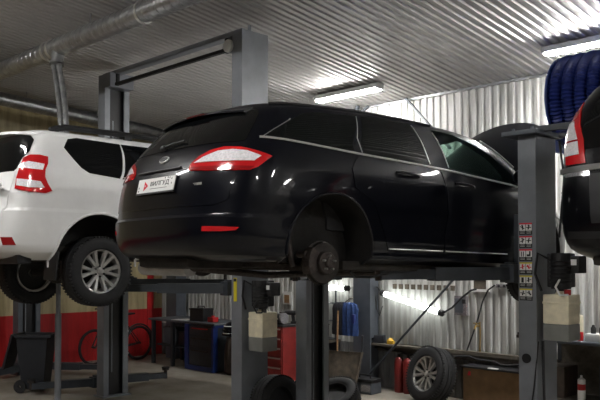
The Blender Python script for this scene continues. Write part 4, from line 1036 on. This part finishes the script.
t = thing('tool_cabinet', 'red roller tool cabinet with pale drawer handles between two lift columns', 'cabinet', (-8.74, 8.24, 0))
q = MB(); q.box((0, 0, .50), (.58, .44, .84), bev=.01); q.build('body', M['dull_red'], t)
for k in range(5):
    z = .84 - .15 * k; q = MB(); q.box((0, -.225, z), (.54, .02, .13), bev=.004); dd = q.build('drawer', M['dull_red'], t)
    q = MB(); q.box((0, -.243, z + .045), (.50, .02, .022), bev=.004); q.build('drawer_handle', M['bright_steel'], dd)
q = MB(); q.box((0, 0, .93), (.60, .46, .03), bev=.006); q.build('tray_top', M['lift_black'], t)
for sx in (-1, 1):
    for sy in (-1, 1): q = MB(); q.cyl((sx * .23 - .015, sy * .16, .045), (sx * .23 + .015, sy * .16, .045), .045, seg=16); q.box((sx * .23, sy * .16, .085), (.05, .06, .02)); q.build('castor', M['rubber'], t)
t = thing('bench_grinder', 'dark bench grinder with grey guards on the red tool cabinet', 'grinder', (-8.72, 8.15, .945))
q = MB(); q.cyl((-.10, 0, .10), (.10, 0, .10), .07, seg=18); q.box((0, 0, .02), (.18, .14, .04), bev=.01); q.build('motor', M['lift_black'], t)
for sx in (-1, 1): q = MB(); q.cyl((sx * .13, 0, .10), (sx * .17, 0, .10), .085, seg=22); q.build('wheel_guard', M['lens_grey'], t)
t = thing('power_drill', 'black power drill lying on the back of the red tool cabinet', 'drill', (-8.62, 8.36, .949), .5)
q = MB(); q.cyl((-.10, 0, .17), (.08, 0, .17), .035, seg=14); q.bar((.03, 0, .15), (.05, 0, .0), .04, .05); q.box((.05, 0, .02), (.10, .06, .04), bev=.008); q.build('body', M['lift_black'], t); q = MB(); q.cyl((-.19, 0, .17), (-.10, 0, .17), .010, r2=.022, seg=10); q.build('chuck', M['iron'], t)

# two bare tyres either side of the middle lift's far column
def bare_tyre(label, loc, rz, tilt):
    tt, r, c = wheel_parts(.325, .205, .21); r.bm.free(); c.bm.free()
    t = thing('car_wheel', label, 'wheel', loc, rz); t.rotation_euler = (tilt, 0, rz); tt.build('tyre', M['rubber'], t)
    q = MB(); q.lathe([(.207, .08), (.19, .075), (.18, .02), (.10, .0), (.09, .03), (.001, .03)], axis=(0, 1, 0), seg=36); q.lathe([(.207, -.085), (.19, -.08), (.18, -.02), (.001, -.01)], axis=(0, 1, 0), seg=36); q.build('steel_rim', M['lift_black'], t)
bare_tyre('black wheel leaning between the tall lift column and the middle lift far column', (-6.385, 5.96, .312), math.radians(90), -.10)
bare_tyre('black wheel leaning low behind the middle lift far column, right side', (-6.36, 6.90, .255), math.radians(8), -1.05)
# bench and rack left of the steel column
t = thing('wall_bench', 'low dirty steel bench under the level wall lamp', 'bench', (-8.85, 8.86, 0))
q = MB(); q.box((.0, 0, .655), (1.20, .52, .04)); q.build('bench_top', M['dirty_wood'], t, smooth=False)
q = MB(); q.box((0, .05, .35), (1.15, .45, .025)); q.box((0, .24, .36), (1.15, .02, .58)); q.build('lower_shelf', M['lift_dark'], t, smooth=False)
for sx in (-1, 1):
    for sy in (-1, 1): q = MB(); q.box((sx * .56, sy * .235, .32), (.05, .05, .64)); q.build('leg', M['lift_dark'], t, smooth=False)
t = thing('wire_rack', 'open dark metal rack standing on the low bench', 'rack', (-8.55, 8.88, .675))
for x in (-.30, .30):
    for y in (-.12, .12): q = MB(); q.box((x, y, .40), (.022, .022, .80)); q.build('upright', M['lift_dark'], t, smooth=False)
for z in (.02, .30, .58): q = MB(); q.box((0, -.12, z), (.60, .02, .02)); q.box((0, .12, z), (.60, .02, .02)); q.box((0, 0, z), (.58, .22, .006)); q.build('rack_shelf', M['lift_dark'], t, smooth=False)
q = MB(); q.bar((-.3, -.12, .32), (.0, -.12, .52), .015, .015); q.bar((-.3, -.12, .05), (.02, -.12, .26), .015, .015); q.build('cross_brace', M['lift_dark'], t, smooth=False)
q = MB(); q.box((-8.47, 8.88, .806), (.22, .16, .21), bev=.01); q.box((-8.47, 8.88, .915), (.23, .17, .02)); tag(q.build('parts_box', M['brown_leather']), 'dark brown box on the lowest shelf of the metal rack', 'box')
q = MB(); q.box((-8.55, 8.88, 1.264), (.42, .16, .006)); tag(q.build('white_sheet', M['paper'], smooth=False), 'white sheet lying on the top shelf of the metal rack', 'sheet')
t = thing('work_jacket', 'dark blue and black work jacket hanging by the steel column', 'jacket', (-7.78, 8.72, .80))
for nm, x0, w, mm in (('jacket_front', -.10, .17, 'cloth_black'), ('jacket_back', .05, .18, 'cloth_blue')):
    q = MB(); rings = []
    for z, k in ((.50, .5), (.47, .85), (.40, 1.0), (.2, 1.0), (.08, 1.05), (.0, .98)):
        rings.append([(x0 + math.cos(2 * PI * i / 24) * w * k * (1 + .10 * math.sin(i * 2.1 + z * 7)), math.sin(2 * PI * i / 24) * .07 * k * (1 + .2 * math.cos(i * 3.0)), z) for i in range(24)])
    q.loft(rings); q.build(nm, M[mm], t)
q = MB(); q.box((.20, -.05, .26), (.05, .05, .14), bev=.015); q.build('sleeve_patch', M['blue_hose'], t)
q = MB(); q.tube([(-.02, .0, .50), (-.02, .1, .55), (-.02, .18, .55)], .008, seg=6); q.build('hook', M['iron'], t)
t = thing('broom', 'broom with a pale wooden handle leaning in front of the dark jacket', 'broom', (-7.74, 8.50, 0))
q = MB(); q.cyl((-.02, -.02, .10), (-.06, .06, 1.18), .015, seg=10); q.build('handle', M['wood'], t); q = MB(); q.box((0, -.02, .09), (.34, .06, .05), bev=.01); q.box((0, -.03, .035), (.33, .05, .07)); q.build('brush_head', M['brown_leather'], t)
t = thing('wheelbarrow', 'dusty brown wheelbarrow tipped up on its nose against the low bench', 'wheelbarrow', (-7.42, 8.16, 0), .30)
q = MB(); A_ = [(-.24, .05, .10), (.24, .05, .10), (.33, .13, .62), (-.33, .13, .62)]
q.loft([[(x, y, z) for x, y, z in A_], [(x * .92, y - .02, z) for x, y, z in A_], [(x * .55, y + .18, .20 + (z - .1) * .72) for x, y, z in A_], [(x * .58, y + .20, .20 + (z - .1) * .72) for x, y, z in A_]], cap=True); q.build('tub', M['dust_brown'], t)
q = MB()
for s_ in (-1, 1): q.tube([(s_ * .06, .16, .08), (s_ * .22, .24, .35), (s_ * .28, .20, .68), (s_ * .30, .16, .86)], .014, seg=8)
q.build('handle', M['lift_dark'], t); q = MB(); q.lathe([(.03, -.04), (.11, -.04), (.13, 0), (.11, .04), (.03, .04)], org=(0, .16, .13), axis=(1, 0, 0), seg=24, closed_prof=True); q.build('wheel', M['rubber'], t)
t = thing('battery_case', 'grey box with black lid and handle on the floor by the steel column', 'box', (-7.30, 8.60, 0), .1)
q = MB(); q.box((0, 0, .085), (.40, .26, .17), bev=.012); q.build('case', M['slate'], t); q = MB(); q.box((0, 0, .19), (.42, .28, .05), bev=.015); q.tube([(-.10, 0, .21), (-.09, 0, .26), (.09, 0, .26), (.10, 0, .21)], .012, seg=8); q.build('lid', M['lift_black'], t); q = MB(); q.box((.10, -.132, .085), (.16, .006, .10)); q.build('front_label', M['lens_grey'], t, smooth=False)
q = MB(); q.cyl((-7.62, 8.82, .02), (-5.96, 9.0, 1.74), .017, seg=10); tag(q.build('leaning_bar', M['lift_dark']), 'long dark bar leaning diagonally across the back wall', 'bar')
q = MB(); q.box((-6.98, 9.04, .675), (1.15, .22, .03)); tag(q.build('wall_shelf', M['dirty_wood'], smooth=False), 'narrow dirty shelf on the back wall above the red cylinders', 'shelf')
q = MB(); q.lathe([(.001, 0), (.05, 0), (.052, .05), (.035, .075), (.02, .085), (.001, .09)], org=(-7.16, 9.02, .69), seg=20); q.box((-7.12, 9.0, .72), (.09, .05, .05), bev=.01); tag(q.build('tape_reel', M['amber']), 'yellow tape reel on the narrow wall shelf', 'tape')
q = MB(); q.box((-7.36, 9.02, .75), (.15, .12, .12), bev=.015, rz=.3); q.bar((-7.40, 9.0, .78), (-7.60, 8.95, .70), .02, .02); tag(q.build('machine_grip', M['cloth_black']), 'black lump of a hand tool on the narrow wall shelf', 'tool')
for x, lb in ((-7.03, 'red gas cylinder on the floor, left of the pair by the wall'), (-6.87, 'red gas cylinder on the floor, right of the pair nearest the spare wheel')):
    t = thing('gas_cylinder', lb, 'cylinder', (x + .07, 8.98, 0), group='red cylinders by the wall')
    q = MB(); q.lathe([(.001, 0), (.068, 0), (.074, .02), (.074, .44), (.060, .49), (.030, .52), (.001, .52)], seg=24); q.build('bottle', M['dull_red'], t)
    q = MB(); q.cyl((0, 0, .51), (0, 0, .56), .018, seg=10); q.bar((-.02, 0, .555), (.06, -.01, .575), .018, .014); q.build('valve', M['lift_black'], t)
sw = thing('spare_wheel', 'spare off-road wheel with silver spokes leaning against the cardboard box', 'wheel', (-6.17, 8.66, .372))
tt, rr, cc = wheel_parts(.3875, .245, .27); tt.build('tyre', M['rubber'], sw); rr.build('rim', M['rim'], sw, ang=30); cc.build('hub_cap', M['rim'], sw)
nrm = Vector((-.52, -.80, .18)).normalized() if False else Vector((-.24, -.92, .25)).normalized()
sw.rotation_mode = 'QUATERNION'; sw.rotation_quaternion = nrm.to_track_quat('Y', 'Z')
t = thing('cardboard_box', 'flat brown cardboard box with white tape standing under the wall rail', 'box', (-5.27, 8.97, 0))
q = MB(); q.box((0, 0, .25), (1.0, .26, .50), bev=.006); q.build('carton', M['cardboard'], t)
q = MB(); q.box((0, -.02, .515), (1.05, .31, .025), bev=.006); q.box((.50, -.02, .26), (.03, .30, .5), bev=.006); q.build('lid_edge', M['lift_black'], t)
q = MB(); q.box((-.02, -.16, .53), (.14, .05, .012)); q.build('tape', M['white'], t, smooth=False)
q = MB(); q.prism([(-.43, -.132, .40), (-.38, -.132, .40), (-.38, -.132, .45), (-.41, -.132, .46)], (0, -.003, 0)); q.build('printed_mark', M['logo_red'], t, smooth=False)

t = thing('junction_box', 'pale framed wall opening with dark inside on the back wall', 'wall box', (-5.69, 9.15, 1.62))
q = MB(); q.box((0, 0, .09), (.27, .03, .035)); q.box((0, 0, -.09), (.27, .03, .035)); q.box((-.12, 0, 0), (.035, .03, .2)); q.box((.12, 0, 0), (.035, .03, .2)); q.build('frame', M['paper'], t, smooth=False); q = MB(); q.box((0, .005, 0), (.21, .012, .15)); q.build('panel', M['dust_brown'], t, smooth=False)
t = thing('switch_box', 'tall grey switch box with dark doors on the back wall by the slanting lamp', 'wall box', (-5.99, 9.14, 1.31))
q = MB(); q.box((0, 0, 0), (.20, .05, .27)); q.build('case', M['lens_grey'], t, smooth=False); q = MB(); q.box((-.02, -.028, 0), (.13, .006, .20)); q.build('door', M['slate'], t, smooth=False); q = MB(); q.box((.06, -.03, .06), (.05, .01, .06)); q.build('meter', M['ink'], t, smooth=False)
t = thing('wall_socket', 'small dark twin socket on the back wall with a cable hanging down', 'socket', (-5.33, 9.15, 1.60))
q = MB(); q.box((0, 0, 0), (.22, .03, .05), bev=.006); q.build('plate', M['lens_grey'], t)
for x in (-.06, .02, .08): q = MB(); q.cyl((x, -.01, 0), (x, -.03, 0), .018, seg=12); q.build('outlet', M['ink'], t)
q = MB(); q.tube([(-.12, -.02, .01), (-.22, -.03, -.06), (-.30, -.04, -.22), (-.36, -.04, -.42), (-.46, -.05, -.70), (-.55, -.06, -.93)], .011, seg=6); q.build('cable', M['lift_black'], t)
t = thing('water_tap', 'brass tap with a thin pipe on the back wall above the cardboard box', 'tap', (-5.72, 9.12, 1.02))
q = MB(); q.tube([(0, .03, .02), (0, -.05, .02), (0, -.07, -.02)], .014, seg=8); q.bar((-.05, -.02, .06), (.05, -.02, .06), .014, .014); q.cyl((0, -.02, .02), (0, -.02, .06), .012, seg=8); q.build('spout', M['brass'], t); q = MB(); q.tube([(.04, .0, .08), (.045, 0, -.1), (.04, 0, -.33)], .010, seg=6); q.build('pipe', M['brass'], t)
q = MB(); q.tube([(-6.24, 9.06, 1.20), (-6.1, 9.08, 1.28), (-5.95, 9.08, 1.42), (-5.80, 9.09, 1.53), (-5.72, 9.1, 1.55)], .015, seg=6); tag(q.build('lamp_cable', M['lift_black']), 'thick dark cable from the slanting wall lamp to the framed opening', 'cable')
q = MB(); q.tube([(-7.52, 9.08, 1.56), (-7.44, 9.08, 1.52), (-7.37, 9.06, 1.45)], .010, seg=6); q.tube([(-7.50, 9.08, 1.50), (-7.46, 9.06, 1.2), (-7.40, 9.06, 1.1), (-7.35, 9.07, 1.25)], .009, seg=6); tag(q.build('hanging_wire', M['lift_black']), 'thin dark wire looped by the upper end of the slanting lamp', 'wire')
q = MB(); pts = [(-7.5 + k * .13, 9.05 + .02 * math.sin(k), .615 - .05 * math.sin(k * PI / 12) ** 2 + .015 * math.sin(k * 2.1)) for k in range(20)]; q.tube(pts, .014, seg=6); tag(q.build('rail_hose', M['rubber']), 'black hose running under the rail along the back wall', 'hose')
vn = thing('vent_row', 'row of small dark vent holes in the back wall sheet above the slanting lamp', 'vent', (-6.66, 9.15, 1.55))
for k in range(10):
    q = MB(); q.box((-.52 + .115 * k, .006, 0), (.055, .035, .075)); q.build('vent_hole', M['dust_brown'], vn, smooth=False)
q = MB(); q.tube([(-4.9, 9.1, 1.62), (-5.0, 9.08, 1.5), (-5.06, 9.06, 1.42)], .018, seg=6); tag(q.build('wall_hook', M['lift_black']), 'dark hook on the back wall left of the labelled column', 'hook')
q = MB(); q.box((-5.02, 9.12, .98), (.16, .05, .04), bev=.006); q.box((-5.06, 9.1, .95), (.08, .06, .04)); tag(q.build('wall_clamp', M['iron']), 'dark clamp on the back wall just left of the labelled column', 'clamp')

# bench at the right edge
t = thing('side_bench', 'dark bench along the back wall at the right edge', 'bench', (-3.30, 8.82, 0))
q = MB(); q.box((0, 0, .985), (2.5, .62, .04), bev=.004); q.build('bench_top', M['slate'], t)
q = MB(); q.box((0, .26, .50), (2.45, .02, .94)); q.box((0, .0, .30), (2.45, .56, .025)); q.build('shelf', M['dirty_wood'], t, smooth=False)
for x in (-1.2, 0, 1.2):
    for y in (-.27, .27): q = MB(); q.box((x, y, .48), (.05, .05, .96)); q.build('leg', M['lift_dark'], t, smooth=False)
q = MB(); q.box((-3.82, 8.68, 1.005 + .045), (.26, .2, .09), bev=.006); tag(q.build('parts_carton', M['white']), 'flat white carton on the right bench under two small bottles', 'box')
for x, lb in ((-3.88, 'small dark bottle on the white carton, left one'), (-3.78, 'small dark bottle on the white carton, right one')):
    q = MB(); q.lathe([(.001, 0), (.028, 0), (.030, .01), (.030, .065), (.016, .085), (.016, .10), (.001, .10)], org=(x, 8.66, 1.096), seg=16); tag(q.build('bottle', M['ink']), lb, 'bottle', 'bottles on the white carton')
q = MB(); q.lathe([(.001, 0), (.035, 0), (.035, .10), (.001, .10)], org=(-4.02, 8.62, 1.006), seg=18); tag(q.build('tin', M['red_paint']), 'small red tin on the right bench beside the white carton', 'tin')
t = thing('jerry_can', 'pale beige plastic canister on the right bench behind the oil tank', 'canister', (-4.22, 8.86, 1.006))
q = MB(); q.box((0, 0, .14), (.20, .16, .28), bev=.03); q.cyl((.05, 0, .27), (.05, 0, .32), .03, seg=14); q.build('body', M['tank'], t)
t = thing('spray_can', 'white and red spray can on the lower shelf of the right bench', 'can', (-4.00, 8.60, .315))
q = MB(); q.use(M['white']); q.lathe([(.001, 0), (.045, 0), (.045, .12), (.001, .121)], seg=20); q.use(M['red_paint']); q.lathe([(.0451, .12), (.0451, .19), (.001, .191)], seg=20); q.use(M['white']); q.lathe([(.045, .19), (.044, .24), (.02, .26), (.001, .261)], seg=20); q.build('can', None, t)
q = MB(); q.cyl((0, 0, .26), (0, 0, .29), .014, seg=10); q.build('nozzle', M['white'], t)
for x, w, h, mm, lb in ((-3.62, .34, .42, 'slate', 'blue-grey crate on the lower shelf of the right bench'), (-4.36, .3, .36, 'brown_leather', 'dark brown crate on the left of the lower shelf of the right bench')):
    q = MB(); q.box((x, 8.78, .315 + h / 2), (w, .36, h), bev=.012); tag(q.build('crate', M[mm]), lb, 'crate')

# floor things on the left
bn = thing('wheelie_bin', 'dark blue wheelie bin with its lid hanging open at the far left', 'bin', (-10.80, 5.20, 0), math.radians(45)); bn.scale = (.92, .86, .98)   # front faces +x local (to the right in view)
q = MB(); q.loft([[(-.17, -.19, .10), (.17, -.19, .05), (.17, .19, .05), (-.17, .19, .10)], [(-.25, -.235, .86), (.25, -.235, .86), (.25, .235, .86), (-.25, .235, .86)], [(-.24, -.22, .86), (.24, -.22, .86), (.24, .22, .86), (-.24, .22, .86)], [(-.16, -.18, .14), (.16, -.18, .14), (.16, .18, .14), (-.16, .18, .14)]], cap=True); q.box((.02, .235, .85), (.58, .05, .05), bev=.01); q.box((.02, -.235, .85), (.58, .05, .05), bev=.01); q.box((.28, 0, .85), (.06, .5, .05), bev=.01); q.build('body', M['bin'], bn)
q = MB(); q.loft([[(-.30, -.25, .87), (-.30, .25, .87), (-.33, .24, .88), (-.33, -.24, .88)], [(-.44, -.24, .36), (-.44, .24, .36), (-.48, .22, .38), (-.48, -.22, .38)]]); q.build('lid', M['bin'], bn)
q = MB(); q.cyl((-.27, -.24, .87), (-.27, .24, .87), .018, seg=10); q.build('hinge_bar', M['bin'], bn)
for s_ in (-1, 1): q = MB(); q.lathe([(.02, -.025), (.095, -.025), (.10, 0), (.095, .025), (.02, .025)], org=(-.19, s_ * .20, .10), axis=(0, 1, 0), seg=24, closed_prof=True); q.build('wheel', M['rubber'], bn)
t = thing('support_stand', 'thin upright grey support stand under the white car', 'stand', (-8.57, 4.40, 0))
q = MB(); q.cyl((0, 0, .02), (0, 0, 1.30), .038, seg=16); q.cyl((0, 0, 1.25), (0, 0, 1.70), .028, seg=14); q.build('pole', M['lift_grey'], t); q = MB(); q.cyl((0, 0, 0), (0, 0, .025), .17, r2=.15, seg=24); q.build('foot_plate', M['lift_dark'], t); q = MB(); q.box((0, 0, 1.715), (.12, .10, .03)); q.build('saddle_plate', M['iron'], t)

# ------------------------------------------------------------------ camera, world, output
cam = bpy.data.cameras.new('camera'); co = bpy.data.objects.new('camera', cam); COL.objects.link(co)
F = 760.0; cam.sensor_width = 36; cam.lens = F / 600 * 36; cam.clip_start = .05
fw = Vector((-.7096, .7046, 0)).normalized(); pitch = math.radians(1.2)
fwd = (fw * math.cos(pitch) + Vector((0, 0, 1)) * math.sin(pitch))
co.location = (0, 0, 1.95); co.rotation_mode = 'QUATERNION'; co.rotation_quaternion = fwd.to_track_quat('-Z', 'Y')
cam.shift_y = (60 - F * math.tan(pitch)) / 600
scene.camera = co
w = bpy.data.worlds.new('world'); scene.world = w; w.use_nodes = True
w.node_tree.nodes['Background'].inputs[0].default_value = (.5, .52, .55, 1); w.node_tree.nodes['Background'].inputs[1].default_value = .03
scene.view_settings.view_transform = 'Standard'; scene.view_settings.look = 'None'; scene.view_settings.gamma = 1; scene.view_settings.use_curve_mapping = False
scene.view_settings.exposure = 0.85
scene.cycles.use_denoising = True
scene.cycles.max_bounces = 8; scene.cycles.diffuse_bounces = 4; scene.cycles.glossy_bounces = 4; scene.cycles.transparent_max_bounces = 12
scene.cycles.sample_clamp_indirect = 6.0
